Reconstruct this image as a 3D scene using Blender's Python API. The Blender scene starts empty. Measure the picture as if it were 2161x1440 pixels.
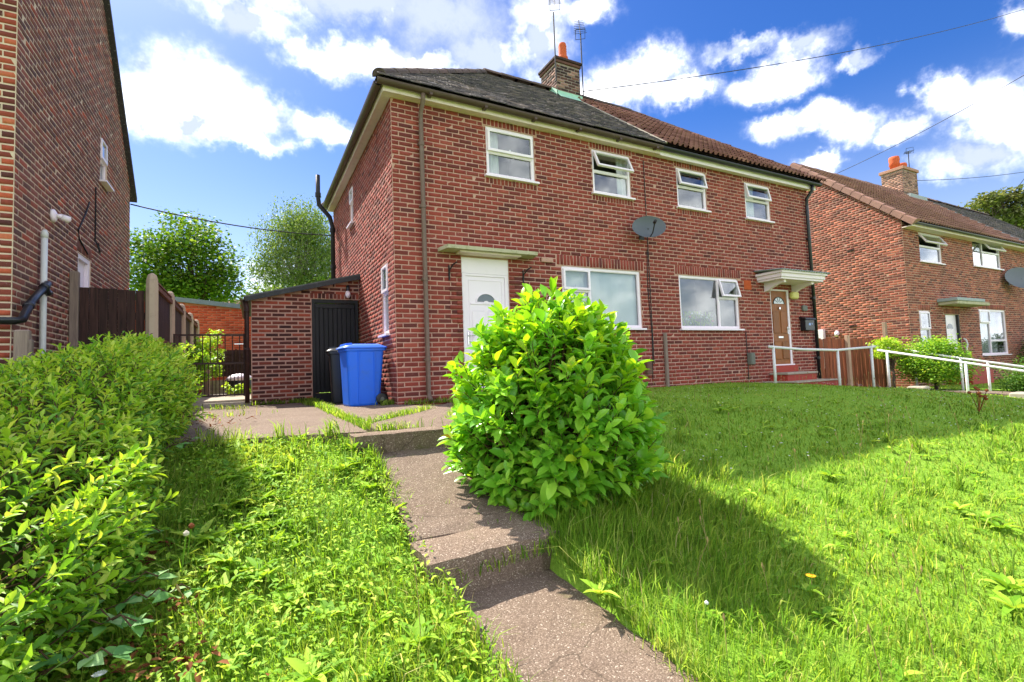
import bpy, math, random
import numpy as np
from mathutils import Vector, Matrix

rng = np.random.default_rng(7)
random.seed(7)
S = bpy.context.scene
COL = S.collection

# ------------------------------------------------------------------ camera
CAM = np.array([-1.93984, -7.38293, 0.0])
YAW, PITCH, ROLL = math.radians(27.96015), math.radians(3.27225), math.radians(-2.15732)
_f = np.array([math.sin(YAW)*math.cos(PITCH), math.cos(YAW)*math.cos(PITCH), math.sin(PITCH)])
_r = np.array([math.cos(YAW), -math.sin(YAW), 0.0])
_u = np.cross(_r, _f)
RT = _r*math.cos(ROLL) + _u*math.sin(ROLL)
UP = -_r*math.sin(ROLL) + _u*math.cos(ROLL)
cam_data = bpy.data.cameras.new('camera')
cam = bpy.data.objects.new('camera', cam_data)
COL.objects.link(cam)
M = Matrix.Identity(4)
for i in range(3):
    M[i][0], M[i][1], M[i][2], M[i][3] = RT[i], UP[i], -_f[i], CAM[i]
cam.matrix_world = M
cam_data.sensor_width = 36.0
cam_data.lens = 36.0*1040.83/2161.0
cam_data.clip_start = 0.05
cam_data.clip_end = 2000
S.camera = cam

# ------------------------------------------------------------------ sky and sun
SUN_TO = Vector((-0.27, 0.80, 1.0)).normalized()
SUN_EL = math.asin(SUN_TO.z)
SUN_AZ = math.atan2(SUN_TO.x, SUN_TO.y)
SKY_STRENGTH = 0.05
EXPOSURE = 2.4
sun_data = bpy.data.lights.new('sun', 'SUN')
sun_data.energy = 2.0
sun_data.angle = math.radians(0.6)
sun_data.color = (1.0, 0.93, 0.82)
sun = bpy.data.objects.new('sun', sun_data)
COL.objects.link(sun)
sun.rotation_euler = SUN_TO.to_track_quat('Z', 'Y').to_euler()
S.view_settings.view_transform = 'Standard'
S.view_settings.look = 'None'
S.view_settings.exposure = EXPOSURE
S.view_settings.gamma = 1.0
S.view_settings.use_curve_mapping = False
S.cycles.max_bounces = 6; S.cycles.diffuse_bounces = 3; S.cycles.glossy_bounces = 3
S.cycles.transmission_bounces = 4; S.cycles.transparent_max_bounces = 6
S.cycles.caustics_reflective = False; S.cycles.caustics_refractive = False

W = bpy.data.worlds.new('World')
S.world = W
W.use_nodes = True
W.cycles.sampling_method = 'MANUAL'
W.cycles.sample_map_resolution = 512
wt = W.node_tree
for n in list(wt.nodes): wt.nodes.remove(n)

class NT:
    """small helper for node trees"""
    def __init__(s, t): s.t = t
    def new(s, typ, **kw):
        n = s.t.nodes.new(typ)
        for k, v in kw.items(): setattr(n, k, v)
        return n
    def set(s, inp, v):
        if isinstance(v, bpy.types.NodeSocket): s.t.links.new(v, inp)
        elif v is not None: inp.default_value = v
    def math(s, op, a, b=None, c=None, clamp=False):
        n = s.new('ShaderNodeMath', operation=op, use_clamp=clamp)
        s.set(n.inputs[0], a); s.set(n.inputs[1], b); s.set(n.inputs[2], c)
        return n.outputs[0]
    def vmath(s, op, a, b=None):
        n = s.new('ShaderNodeVectorMath', operation=op)
        s.set(n.inputs[0], a); s.set(n.inputs[1], b)
        return n.outputs['Value'] if op in ('LENGTH', 'DOT_PRODUCT') else n.outputs[0]
    def mix(s, f, a, b, blend='MIX'):
        n = s.new('ShaderNodeMix', data_type='RGBA', blend_type=blend)
        s.set(n.inputs[0], f)
        for i, v in ((6, a), (7, b)):
            if isinstance(v, tuple) and len(v) == 3: v = v + (1.0,)
            s.set(n.inputs[i], v)
        return n.outputs[2]
    def noise(s, vec, scale, detail=4, rough=.55, dist=0.0):
        n = s.new('ShaderNodeTexNoise')
        s.set(n.inputs['Vector'], vec)
        n.inputs['Scale'].default_value = scale; n.inputs['Detail'].default_value = detail
        n.inputs['Roughness'].default_value = rough; n.inputs['Distortion'].default_value = dist
        return n.outputs
    def ramp(s, fac, stops, interp='LINEAR'):
        n = s.new('ShaderNodeValToRGB')
        n.color_ramp.interpolation = interp
        e = n.color_ramp.elements
        while len(e) < len(stops): e.new(0.5)
        for i, (p, c) in enumerate(stops):
            e[i].position = p
            e[i].color = tuple(c) + (1.0,) if len(c) == 3 else c
        s.set(n.inputs[0], fac)
        return n.outputs[0]
    def maprange(s, v, a, b, c=0.0, d=1.0, smooth=True):
        n = s.new('ShaderNodeMapRange', interpolation_type='SMOOTHSTEP' if smooth else 'LINEAR')
        s.set(n.inputs[0], v)
        for i, x in zip((1, 2, 3, 4), (a, b, c, d)): s.set(n.inputs[i], x)
        return n.outputs[0]

w = NT(wt)
tc = w.new('ShaderNodeTexCoord')
D = tc.outputs['Generated']
sky = w.new('ShaderNodeTexSky', sky_type='NISHITA')
sky.sun_disc = False
sky.sun_elevation = SUN_EL
sky.sun_rotation = SUN_AZ
sky.altitude = 100
sky.air_density = 1.0
sky.dust_density = 0.6
sky.ozone_density = 2.5
sep = w.new('ShaderNodeSeparateXYZ'); wt.links.new(D, sep.inputs[0])
az = w.math('ARCTAN2', sep.outputs[0], sep.outputs[1])
el = w.math('ARCSINE', sep.outputs[2])
comb = w.new('ShaderNodeCombineXYZ')
wt.links.new(az, comb.inputs[0]); wt.links.new(el, comb.inputs[1])
# billows: warp the direction with noise before measuring the cloud lobes
n1 = w.noise(D, 7.0, 6, .62)
n2 = w.noise(D, 30.0, 4, .6)
wv = w.vmath('SUBTRACT', n1[1], (.5, .5, .5))
wv = w.vmath('MULTIPLY', wv, (.16, .11, 0.0))
wv2 = w.vmath('SUBTRACT', n2[1], (.5, .5, .5))
wv2 = w.vmath('MULTIPLY', wv2, (.05, .04, 0.0))
P = w.vmath('ADD', w.vmath('ADD', comb.outputs[0], wv), wv2)
# cumulus lobes: azimuth, elevation, half widths, grey share of the underside
LOBES = [(-0.146, 0.455, 0.068, 0.06, 0), (-0.064, 0.484, 0.076, 0.048, 0), (0.023, 0.462, 0.055, 0.031, 0), (-0.158, 0.418, 0.07, 0.031, 0.1), (-0.078, 0.424, 0.106, 0.019, 0.3), (0.113, 0.452, 0.073, 0.026, 0), (0.027, 0.423, 0.063, 0.015, 0.2), (-0.019, 0.602, 0.084, 0.025, 0.25), (0.184, 0.644, 0.269, 0.031, 0.55), (0.364, 0.629, 0.166, 0.051, 0.8), (0.082, 0.577, 0.034, 0.015, 0.3), (0.137, 0.565, 0.083, 0.029, 0), (0.284, 0.562, 0.161, 0.03, 0.0), (0.43, 0.581, 0.089, 0.043, 0.4), (0.571, 0.605, 0.084, 0.08, 0.3), (0.671, 0.633, 0.063, 0.028, 0), (0.764, 0.533, 0.092, 0.038, 0), (0.688, 0.51, 0.076, 0.024, 0.1), (0.848, 0.493, 0.069, 0.025, 0.2), (1.002, 0.469, 0.086, 0.029, 0), (0.951, 0.528, 0.064, 0.014, 0.35), (1.05, 0.507, 0.064, 0.018, 0.35), (1.143, 0.474, 0.031, 0.013, 0.35), (1.041, 0.392, 0.071, 0.022, 0.3), (1.116, 0.37, 0.055, 0.024, 0.25), (1.004, 0.396, 0.037, 0.016, 0.1), (1.273, 0.346, 0.047, 0.045, 0), (1.234, 0.383, 0.026, 0.028, 0), (1.307, 0.311, 0.041, 0.049, 0), (1.192, 0.349, 0.031, 0.02, 0), (1.261, 0.282, 0.055, 0.026, 0.4), (1.31, 0.443, 0.025, 0.023, 0), (1.061, 0.32, 0.038, 0.018, 0), (0.072, 0.181, 0.089, 0.029, 0.3), (1.42, .40, .10, .07, .1), (1.5, .25, .12, .05, .2)]
acc = None; accg = None
for a, e, ra, re, g in LOBES:
    d = w.vmath('MULTIPLY', w.vmath('SUBTRACT', P, (a, e, 0)), (1/(ra*1.34), 1/(re*1.45), 0))
    v = w.math('SUBTRACT', 1.0, w.vmath('LENGTH', d))
    acc = v if acc is None else w.math('SMOOTH_MAX', acc, v, 0.25)
    if g >= .25:
        vg = w.math('MULTIPLY', w.math('MAXIMUM', v, 0.0), g*2.2)
        accg = vg if accg is None else w.math('MAXIMUM', accg, vg)
# same kind of cloud beyond the view, its cover thickened to raise ambient light
back = w.vmath('DOT_PRODUCT', D, tuple(float(x) for x in _f))
nb = w.noise(w.vmath('MULTIPLY', D, (1, 1, 1.7)), 2.6, 7, .6)[0]
away = w.maprange(back, 0.62, 0.45)
gen = w.math('MULTIPLY', w.math('SUBTRACT', nb, 0.385), 3.6)
dens = w.math('MAXIMUM', acc, w.math('SUBTRACT', w.math('MULTIPLY', gen, away), w.math('SUBTRACT', 1.0, away)))
nd = w.math('MULTIPLY', w.math('SUBTRACT', w.noise(D, 16.0, 6, .65)[0], .5), .9)
mask = w.math('POWER', w.maprange(w.math('ADD', dens, nd), -0.22, 0.85), 2.2)
shade_n = w.noise(w.vmath('ADD', D, (3.1, 1.7, .4)), 9.0, 5, .6)[0]
rel = w.noise(w.vmath('ADD', D, (3.1-.012, 1.7+.03, .4+.045)), 9.0, 5, .6)[0]
rel = w.math('MULTIPLY', w.math('SUBTRACT', rel, shade_n), 3.2)
sh = w.math('ADD', w.math('ADD', w.maprange(shade_n, .34, .66, 0, .85), rel), accg, clamp=True)
cloud_col = w.mix(sh, (0.76, 0.75, 0.74), (0.15, 0.17, 0.215))
hsv = w.new('ShaderNodeHueSaturation')
hsv.inputs['Hue'].default_value = 0.515
hsv.inputs['Saturation'].default_value = 1.36
hsv.inputs['Value'].default_value = 0.68
wt.links.new(sky.outputs[0], hsv.inputs['Color'])
skyc = w.vmath('MULTIPLY', hsv.outputs[0], (SKY_STRENGTH*.92, SKY_STRENGTH, SKY_STRENGTH*1.06))
hz = w.math('MAXIMUM', w.maprange(el, 0.10, 0.46, .30, 0), w.maprange(el, 0.02, 0.24, .9, 0))
skyc = w.mix(hz, skyc, (0.245, 0.26, 0.295))
final = w.mix(w.math('MULTIPLY', mask, .96), skyc, cloud_col)
bg = w.new('ShaderNodeBackground'); bg.inputs['Strength'].default_value = 1.0
wt.links.new(final, bg.inputs['Color'])
wo = w.new('ShaderNodeOutputWorld'); wt.links.new(bg.outputs[0], wo.inputs['Surface'])

# ------------------------------------------------------------------ helpers
def lin(r, g, b):
    f = lambda c: (c/255/12.92 if c/255 <= .04045 else ((c/255+.055)/1.055)**2.4)
    return (f(r), f(g), f(b))

MATS = {}
def principled(name, build=None, rough=.7, color=(.5,.5,.5), spec=.3, metal=0.0):
    if name in MATS: return MATS[name]
    m = bpy.data.materials.new(name); m.use_nodes = True
    t = NT(m.node_tree)
    b = m.node_tree.nodes['Principled BSDF']
    b.inputs['Roughness'].default_value = rough
    b.inputs['Base Color'].default_value = tuple(color) + (1.0,)
    b.inputs['Specular IOR Level'].default_value = spec
    b.inputs['Metallic'].default_value = metal
    if build: build(t, b, m)
    MATS[name] = m
    return m
def pos(t): return t.new('ShaderNodeNewGeometry').outputs['Position']
def rnd(t):
    g = t.new('ShaderNodeNewGeometry').outputs['Random Per Island']
    o = t.new('ShaderNodeObjectInfo').outputs['Random']
    return t.math('FRACT', t.math('ADD', g, t.math('MULTIPLY', o, 7.31)))
def bump(t, b, h, strength=.3, dist=.01):
    n = t.new('ShaderNodeBump'); n.inputs['Strength'].default_value = strength; n.inputs['Distance'].default_value = dist
    t.set(n.inputs['Height'], h); t.t.links.new(n.outputs[0], b.inputs['Normal'])

def link(o, parent=None):
    COL.objects.link(o)
    if parent is not None: o.parent = parent
    return o
def npmesh(name, V, F, smooth=False):
    me = bpy.data.meshes.new(name)
    V = np.ascontiguousarray(V, dtype=np.float32); F = np.ascontiguousarray(F, dtype=np.int32)
    k = F.shape[1]
    me.vertices.add(len(V)); me.loops.add(F.size); me.polygons.add(len(F))
    me.vertices.foreach_set('co', V.ravel())
    me.loops.foreach_set('vertex_index', F.ravel())
    me.polygons.foreach_set('loop_start', np.arange(0, F.size, k, dtype=np.int32))
    me.polygons.foreach_set('loop_total', np.full(len(F), k, dtype=np.int32))
    if smooth: me.polygons.foreach_set('use_smooth', np.ones(len(F), dtype=bool))
    me.update(calc_edges=True)
    return me

class Frame:
    """a wall plane: u along it, d outwards, z up"""
    def __init__(s, o, u, n):
        s.o = np.array(o, float); s.u = np.array(u, float); s.n = np.array(n, float)
    def p(s, u, d, z): return s.o + s.u*u + s.n*d + np.array([0, 0, z])
WORLD = Frame((0,0,0), (1,0,0), (0,1,0))

class MB:
    def __init__(s): s.v = []; s.f = []
    def add(s, vs, fs):
        o = len(s.v); s.v += [tuple(map(float, v)) for v in vs]; s.f += [tuple(i+o for i in f) for f in fs]; return s
    def box(s, x0, x1, y0, y1, z0, z1, F=WORLD, bev=0.0):
        """box in frame coordinates u, d, z"""
        if bev <= 0:
            c = [(x0,y0,z0),(x1,y0,z0),(x1,y1,z0),(x0,y1,z0),(x0,y0,z1),(x1,y0,z1),(x1,y1,z1),(x0,y1,z1)]
            fs = [(0,3,2,1),(4,5,6,7),(0,1,5,4),(1,2,6,5),(2,3,7,6),(3,0,4,7)]
        else:
            b = min(bev, (x1-x0)/2.2, (y1-y0)/2.2, (z1-z0)/2.2)
            c = []; 
            for z, i in ((z0, b), (z0+b, 0), (z1-b, 0), (z1, b)):
                c += [(x0+i+b*0, y0+b+i, z), (x0+b+i, y0+i, z), (x1-b-i, y0+i, z), (x1-i, y0+b+i, z), (x1-i, y1-b-i, z), (x1-b-i, y1-i, z), (x0+b+i, y1-i, z), (x0+i, y1-b-i, z)]
            fs = [tuple(range(7,-1,-1)), tuple(range(24,32))]
            for r in range(3):
                for k in range(8):
                    fs.append((r*8+k, r*8+(k+1)%8, (r+1)*8+(k+1)%8, (r+1)*8+k))
        flip = np.dot(np.cross(F.u, F.n), (0,0,1)) < 0
        s.add([F.p(*q) for q in c], [tuple(reversed(f)) if flip else f for f in fs]); return s
    def tube(s, pts, r, n=8, cap=True):
        pts = [np.array(p, float) for p in pts]
        rs = r if isinstance(r, (list, tuple)) else [r]*len(pts)
        rings = []
        ref = np.array([.31,.17,.93])
        for i, p in enumerate(pts):
            a = pts[max(i-1,0)]; b = pts[min(i+1,len(pts)-1)]
            t = (b-a)/(np.linalg.norm(b-a)+1e-9)
            x = np.cross(t, ref); 
            if np.linalg.norm(x) < 1e-3: x = np.cross(t, (1,0,0))
            x /= np.linalg.norm(x); y = np.cross(t, x)
            rings.append([p + rs[i]*(math.cos(k*2*math.pi/n)*x + math.sin(k*2*math.pi/n)*y) for k in range(n)])
        vs = [v for q in rings for v in q]; fs = []
        for i in range(len(pts)-1):
            for k in range(n): fs.append((i*n+k, i*n+(k+1)%n, (i+1)*n+(k+1)%n, (i+1)*n+k))
        if cap: fs += [tuple(range(n-1,-1,-1)), tuple(range((len(pts)-1)*n, len(pts)*n))]
        s.add(vs, fs); return s
    def poly_prism(s, pts, z0, z1, F=WORLD, axis='z'):
        """closed outline extruded. axis z: pts are (u,d) ; axis d: pts are (u,z) extruded from d=z0 to z1; axis u: pts are (d,z)"""
        n = len(pts)
        if axis == 'z': mk = lambda p, t: F.p(p[0], p[1], t)
        elif axis == 'd': mk = lambda p, t: F.p(p[0], t, p[1])
        else: mk = lambda p, t: F.p(t, p[0], p[1])
        vs = [mk(p, z0) for p in pts] + [mk(p, z1) for p in pts]
        fs = [tuple(range(n-1,-1,-1)), tuple(range(n, 2*n))] + [(i, (i+1)%n, n+(i+1)%n, n+i) for i in range(n)]
        s.add(vs, fs); return s
    def build(s, name, mat, parent=None, smooth=False, fix=True):
        me = bpy.data.meshes.new(name)
        me.from_pydata(s.v, [], s.f); 
        if fix:
            import bmesh
            bm = bmesh.new(); bm.from_mesh(me); bmesh.ops.recalc_face_normals(bm, faces=bm.faces); bm.to_mesh(me); bm.free()
        if smooth:
            for p in me.polygons: p.use_smooth = True
        me.update(); me.materials.append(mat)
        o = bpy.data.objects.new(name, me)
        return put(o, parent)
def put(o, parent):
    """meshes are written in world coordinates; an Empty thing sits at its base"""
    COL.objects.link(o)
    if parent is not None:
        o.parent = parent
        if parent.type == 'EMPTY': o.location = -parent.location
    return o
def tag(o, label=None, cat=None, group=None, kind=None):
    if label: o['label'] = label
    if cat: o['category'] = cat
    if group: o['group'] = group
    if kind: o['kind'] = kind
    return o
def thing(name, loc, label, cat, group=None):
    o = bpy.data.objects.new(name, None); COL.objects.link(o)
    o.location = loc; o.empty_display_size = .1
    return tag(o, label, cat, group)

def pieces(name, parent, tmpl, mats4, mat, score=None, limit=300, smooth=False, mat_ids=None):
    """many alike pieces: those that show largest become objects, the rest one joined part.
    tmpl: list of (verts, tris) variants ; mats4: (n,4,4)"""
    n = len(mats4)
    if n == 0: return
    mats4 = np.asarray(mats4, float)
    if score is None:
        p = mats4[:, :3, 3]; score = 1/np.linalg.norm(p-CAM, axis=1)
    order = np.argsort(-np.asarray(score))
    meshes = []
    for i, (tv, tf) in enumerate(tmpl):
        me = npmesh(name, tv, tf, smooth); me.materials.append(mat); meshes.append(me)
    off = Vector((0,0,0))
    if parent.type == 'EMPTY': off = -parent.location
    var = rng.integers(0, len(tmpl), n)
    for i in order[:limit]:
        o = bpy.data.objects.new(name, meshes[var[i]])
        COL.objects.link(o); o.parent = parent
        o.matrix_local = Matrix.Translation(off) @ Matrix(mats4[i].tolist())
    rest = order[limit:]
    if len(rest):
        Vs, Fs, k = [], [], 0
        for vi, (tv, tf) in enumerate(tmpl):
            idx = rest[var[rest] == vi]
            if len(idx) == 0: continue
            tv = np.asarray(tv, float); tf = np.asarray(tf, int)
            A = mats4[idx]
            V = np.einsum('nij,kj->nki', A[:, :3, :3], tv) + A[:, None, :3, 3]
            Fq = tf[None] + (np.arange(len(idx))*len(tv))[:, None, None] + k
            Vs.append(V.reshape(-1, 3)); Fs.append(Fq.reshape(-1, tf.shape[1])); k += len(idx)*len(tv)
        me = npmesh(name, np.concatenate(Vs), np.concatenate(Fs), smooth); me.materials.append(mat)
        o = put(bpy.data.objects.new(name, me), parent); o['kind'] = 'stuff'

def mat4(x, y, z, t):
    """columns x y z (already scaled) and translation"""
    A = np.eye(4); A[:3,0] = x; A[:3,1] = y; A[:3,2] = z; A[:3,3] = t; return A

# ------------------------------------------------------------------ materials
def brick_build(stops, mort=False, stain=.35):
    def f(t, b, m):
        c = t.ramp(rnd(t), stops)
        p = pos(t)
        n = t.noise(p, 60, 4, .7)[0]
        c = t.mix(t.maprange(n, .35, .75, 0, .5), c, t.mix(1.0, c, (.6,.56,.56), 'MULTIPLY'))
        c = t.mix(1.0, c, (1.38,1.31,1.34), 'MULTIPLY')
        big = t.noise(p, .9, 4, .6)[0]
        c = t.mix(t.maprange(big, .50, .75, 0, stain), c, t.mix(1.0, c, (1.35,1.22,1.12), 'MULTIPLY'))
        st = t.noise(t.vmath('MULTIPLY', p, (3.5,3.5,.35)), 1.0, 5, .65)[0]
        c = t.mix(t.maprange(st, .54, .72, 0, .45), c, t.mix(1.0, c, (.62,.60,.62), 'MULTIPLY'))
        n3 = t.noise(p, 23, 3, .6)[0]
        c = t.mix(t.maprange(n3, .66, .78, 0, .45), c, (.42,.33,.29))
        t.set(b.inputs['Base Color'], c)
        bump(t, b, n, .6, .006)
    return f
BR_MAIN = [(0, lin(86,48,45)), (.08, lin(98,51,46)), (.25, lin(112,54,47)), (.50, lin(122,57,48)), (.76, lin(130,62,52)), (.92, lin(122,64,56)), (1, lin(144,74,60))]
BR_LEFT = [(0, lin(90,66,61)), (.25, lin(102,71,64)), (.6, lin(114,75,66)), (.85, lin(124,77,66)), (.96, lin(134,75,61)), (1, lin(156,78,58))]
BR_RIGHT = [(0, lin(86,56,50)), (.2, lin(106,64,54)), (.5, lin(124,72,59)), (.8, lin(140,82,66)), (1, lin(160,98,76))]
BR_LEAN = [(0, lin(58,40,38)), (.35, lin(84,50,44)), (.7, lin(108,58,48)), (.9, lin(128,66,52)), (1, lin(150,74,56))]
m_brick_main = principled('brick_main', brick_build(BR_MAIN), .88, spec=.2)
m_brick_left = principled('brick_left', brick_build(BR_LEFT, stain=.2), .88, spec=.2)
m_brick_right = principled('brick_right', brick_build(BR_RIGHT), .88, spec=.2)
m_brick_lean = principled('brick_lean', brick_build(BR_LEAN), .88, spec=.2)
m_brick_orange = principled('brick_orange', brick_build([(0, lin(150,66,44)), (.5, lin(178,80,52)), (1, lin(190,98,66))]), .88, spec=.2)
def mortar_build(c0, c1):
    def f(t, b, m):
        p = pos(t)
        n = t.noise(p, 5, 6, .7)[0]
        c = t.ramp(n, [(.3, c0), (.7, c1)])
        n2 = t.noise(p, 140, 2, .5)[0]
        c = t.mix(t.maprange(n2, .4, .8, 0, .4), c, t.mix(1.0, c, (.5,.48,.46), 'MULTIPLY'))
        t.set(b.inputs['Base Color'], c); bump(t, b, n2, .5, .004)
    return f
m_mortar = principled('mortar', mortar_build(lin(178,136,121), lin(202,162,146)), .95, spec=.1)
m_mortar_left = principled('mortar_left', mortar_build(lin(196,172,150), lin(222,200,176)), .95, spec=.1)
m_mortar_right = principled('mortar_right', mortar_build(lin(174,138,118), lin(198,164,142)), .95, spec=.1)

def dirt_paint(c0, amount=.35, dirt=(.22,.2,.15), scale=6):
    def f(t, b, m):
        p = pos(t); n = t.noise(p, scale, 6, .65)[0]
        c = t.mix(t.maprange(n, .48, .75, 0, amount), c0, dirt)
        n2 = t.noise(p, 45, 3, .6)[0]
        c = t.mix(t.maprange(n2, .6, .8, 0, amount*.6), c, dirt)
        t.set(b.inputs['Base Color'], c)
    return f
m_upvc = principled('white_plastic', dirt_paint((.90,.80,.87), .10, (.5,.48,.42)), .35, spec=.5)
m_soffit = principled('cream_paint', dirt_paint((.80,.64,.60), .35, (.42,.34,.22)), .6)
m_fascia_w = principled('white_fascia', dirt_paint((.88,.76,.80), .15, (.5,.5,.4)), .45)
m_gutter = principled('brown_plastic', dirt_paint(lin(84,66,58), .35, lin(120,105,95)), .45)
m_pipe = principled('brown_pipe', dirt_paint(lin(112,92,80), .3, lin(140,128,118), 9), .5)
m_black = principled('black_plastic', dirt_paint((.012,.013,.017), .15, (.06,.06,.06)), .35, spec=.5)
m_iron = principled('cast_iron', dirt_paint((.022,.02,.02), .3, (.08,.07,.06)), .5)
m_lead = principled('lead', dirt_paint(lin(150,160,160), .4, lin(190,200,195)), .6)
m_copper = principled('flashing_green', dirt_paint(lin(160,205,180), .3, lin(120,150,140)), .6)
m_concrete = principled('concrete', dirt_paint(lin(170,160,145), .4, lin(110,102,92), 12), .9, spec=.15)
m_mossy = principled('mossy_concrete', dirt_paint(lin(185,178,150), .7, lin(120,125,70), 9), .9, spec=.15)
m_red_step = principled('red_step', dirt_paint(lin(165,60,48), .35, lin(120,70,60)), .6)
m_terracotta = principled('terracotta', dirt_paint(lin(196,92,52), .3, lin(150,70,45), 14), .8)
m_room = principled('room_plaster', None, .9, (.30,.29,.27))
m_curtain = principled('curtain_fabric', None, .9, (.72,.70,.66))
m_blind = principled('vertical_blind', None, .8, (.85,.84,.82))
def glass_mat():
    m = bpy.data.materials.new('window_glass'); m.use_nodes = True
    t = NT(m.node_tree)
    for n in list(m.node_tree.nodes): m.node_tree.nodes.remove(n)
    tr = t.new('ShaderNodeBsdfTransparent'); tr.inputs[0].default_value = (.86,.9,.9,1)
    gl = t.new('ShaderNodeBsdfGlossy'); gl.inputs['Roughness'].default_value = .01; gl.inputs[0].default_value = (.95,.97,1,1)
    lw = t.new('ShaderNodeLayerWeight'); lw.inputs['Blend'].default_value = .5
    f = t.math('MULTIPLY_ADD', t.math('POWER', lw.outputs['Facing'], 3.0), .8, .075)
    mx = t.new('ShaderNodeMixShader'); t.set(mx.inputs[0], f)
    m.node_tree.links.new(tr.outputs[0], mx.inputs[1]); m.node_tree.links.new(gl.outputs[0], mx.inputs[2])
    o = t.new('ShaderNodeOutputMaterial'); m.node_tree.links.new(mx.outputs[0], o.inputs[0])
    return m
m_glass = glass_mat()
m_glass_dark = principled('frosted_glass', None, .15, lin(88,100,108), .6)

def tile_build(stops, lichen=.5, lc=(.38,.37,.33)):
    def f(t, b, m):
        c = t.ramp(rnd(t), stops); p = pos(t)
        n = t.noise(p, 38, 4, .7)[0]
        c = t.mix(t.maprange(n, .56, .72, 0, lichen), c, lc)
        n2 = t.noise(p, 1.4, 4, .6)[0]
        c = t.mix(t.maprange(n2, .45, .7, 0, .4), c, t.mix(1.0, c, (1.7,1.6,1.45), 'MULTIPLY'))
        t.set(b.inputs['Base Color'], c); bump(t, b, n, .4, .006)
    return f
m_tile_dark = principled('plain_tile', tile_build([(0, lin(58,55,56)), (.5, lin(78,73,71)), (1, lin(108,98,90))], .6), .8)
m_tile_brown = principled('roman_tile', tile_build([(0, lin(112,74,66)), (.5, lin(134,92,82)), (1, lin(156,112,100))], .3, lin(176,156,144)), .8)
m_tile_tan = principled('roman_tile_tan', tile_build([(0, lin(140,100,88)), (1, lin(160,120,106))], .2, lin(180,160,148)), .8)
m_ridge = principled('ridge_tile', tile_build([(0, lin(72,60,57)), (.6, lin(90,76,70)), (.95, lin(100,78,70)), (1, lin(124,66,56))], .6), .85)
m_verge = principled('verge_tile', tile_build([(0, lin(136,102,90)), (1, lin(154,118,104))], .2, lin(176,152,138)), .8)

def wood_build(c0, c1, sc=(30, 30, 2)):
    def f(t, b, m):
        p = t.vmath('MULTIPLY', pos(t), sc)
        n = t.noise(p, 1.0, 5, .65, .4)[0]
        c = t.ramp(n, [(.3, c0), (.72, c1)])
        r = rnd(t)
        c = t.mix(.6, c, t.mix(1.0, c, t.ramp(r, [(0,(.6,.6,.6)), (1,(1.25,1.2,1.15))]), 'MULTIPLY'))
        t.set(b.inputs['Base Color'], c); bump(t, b, n, .4, .006)
    return f
m_wood_dark = principled('dark_board', wood_build(lin(40,27,25), lin(84,58,52)), .8)
m_wood_mid = principled('fence_board', wood_build(lin(92,58,44), lin(140,96,74)), .8)
m_wood_red = principled('stained_board', wood_build(lin(112,58,38), lin(168,98,66)), .8)
m_wood_grey = principled('grey_timber', wood_build(lin(116,100,92), lin(160,142,130)), .85)
m_wood_pale = principled('pale_post', wood_build(lin(160,132,112), lin(196,168,146)), .85)
m_wood_black = principled('black_board', wood_build(lin(16,16,20), lin(34,33,38)), .55, spec=.4)
m_door_brown = principled('brown_door', wood_build(lin(132,78,36), lin(158,96,46), (40,40,3)), .45)
m_rail = principled('white_rail', dirt_paint((.72,.72,.72), .3, (.42,.40,.38), 14), .4, spec=.4)
m_gate = principled('brown_iron', dirt_paint(lin(58,38,34), .5, lin(92,58,46), 18), .55)
m_steel = principled('steel', None, .25, (.65,.65,.66), .5, 1.0)
m_bin_blue = principled('blue_plastic', dirt_paint(lin(30,106,234), .35, lin(66,104,176), 6), .48, spec=.45)
m_dish = principled('dish_grey', dirt_paint(lin(86,92,98), .15, lin(120,122,124)), .45, spec=.4)
m_cable = principled('cable', None, .5, (.015,.015,.017))
m_greybox = principled('grey_box', dirt_paint(lin(110,112,104), .3, lin(140,138,128)), .6)
m_brownbox = principled('brown_box', dirt_paint(lin(100,72,60), .3, lin(130,100,88)), .6)
m_yellow_lamp = principled('yellowed_lamp', dirt_paint(lin(214,202,120), .15, lin(180,160,90)), .5)

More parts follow.
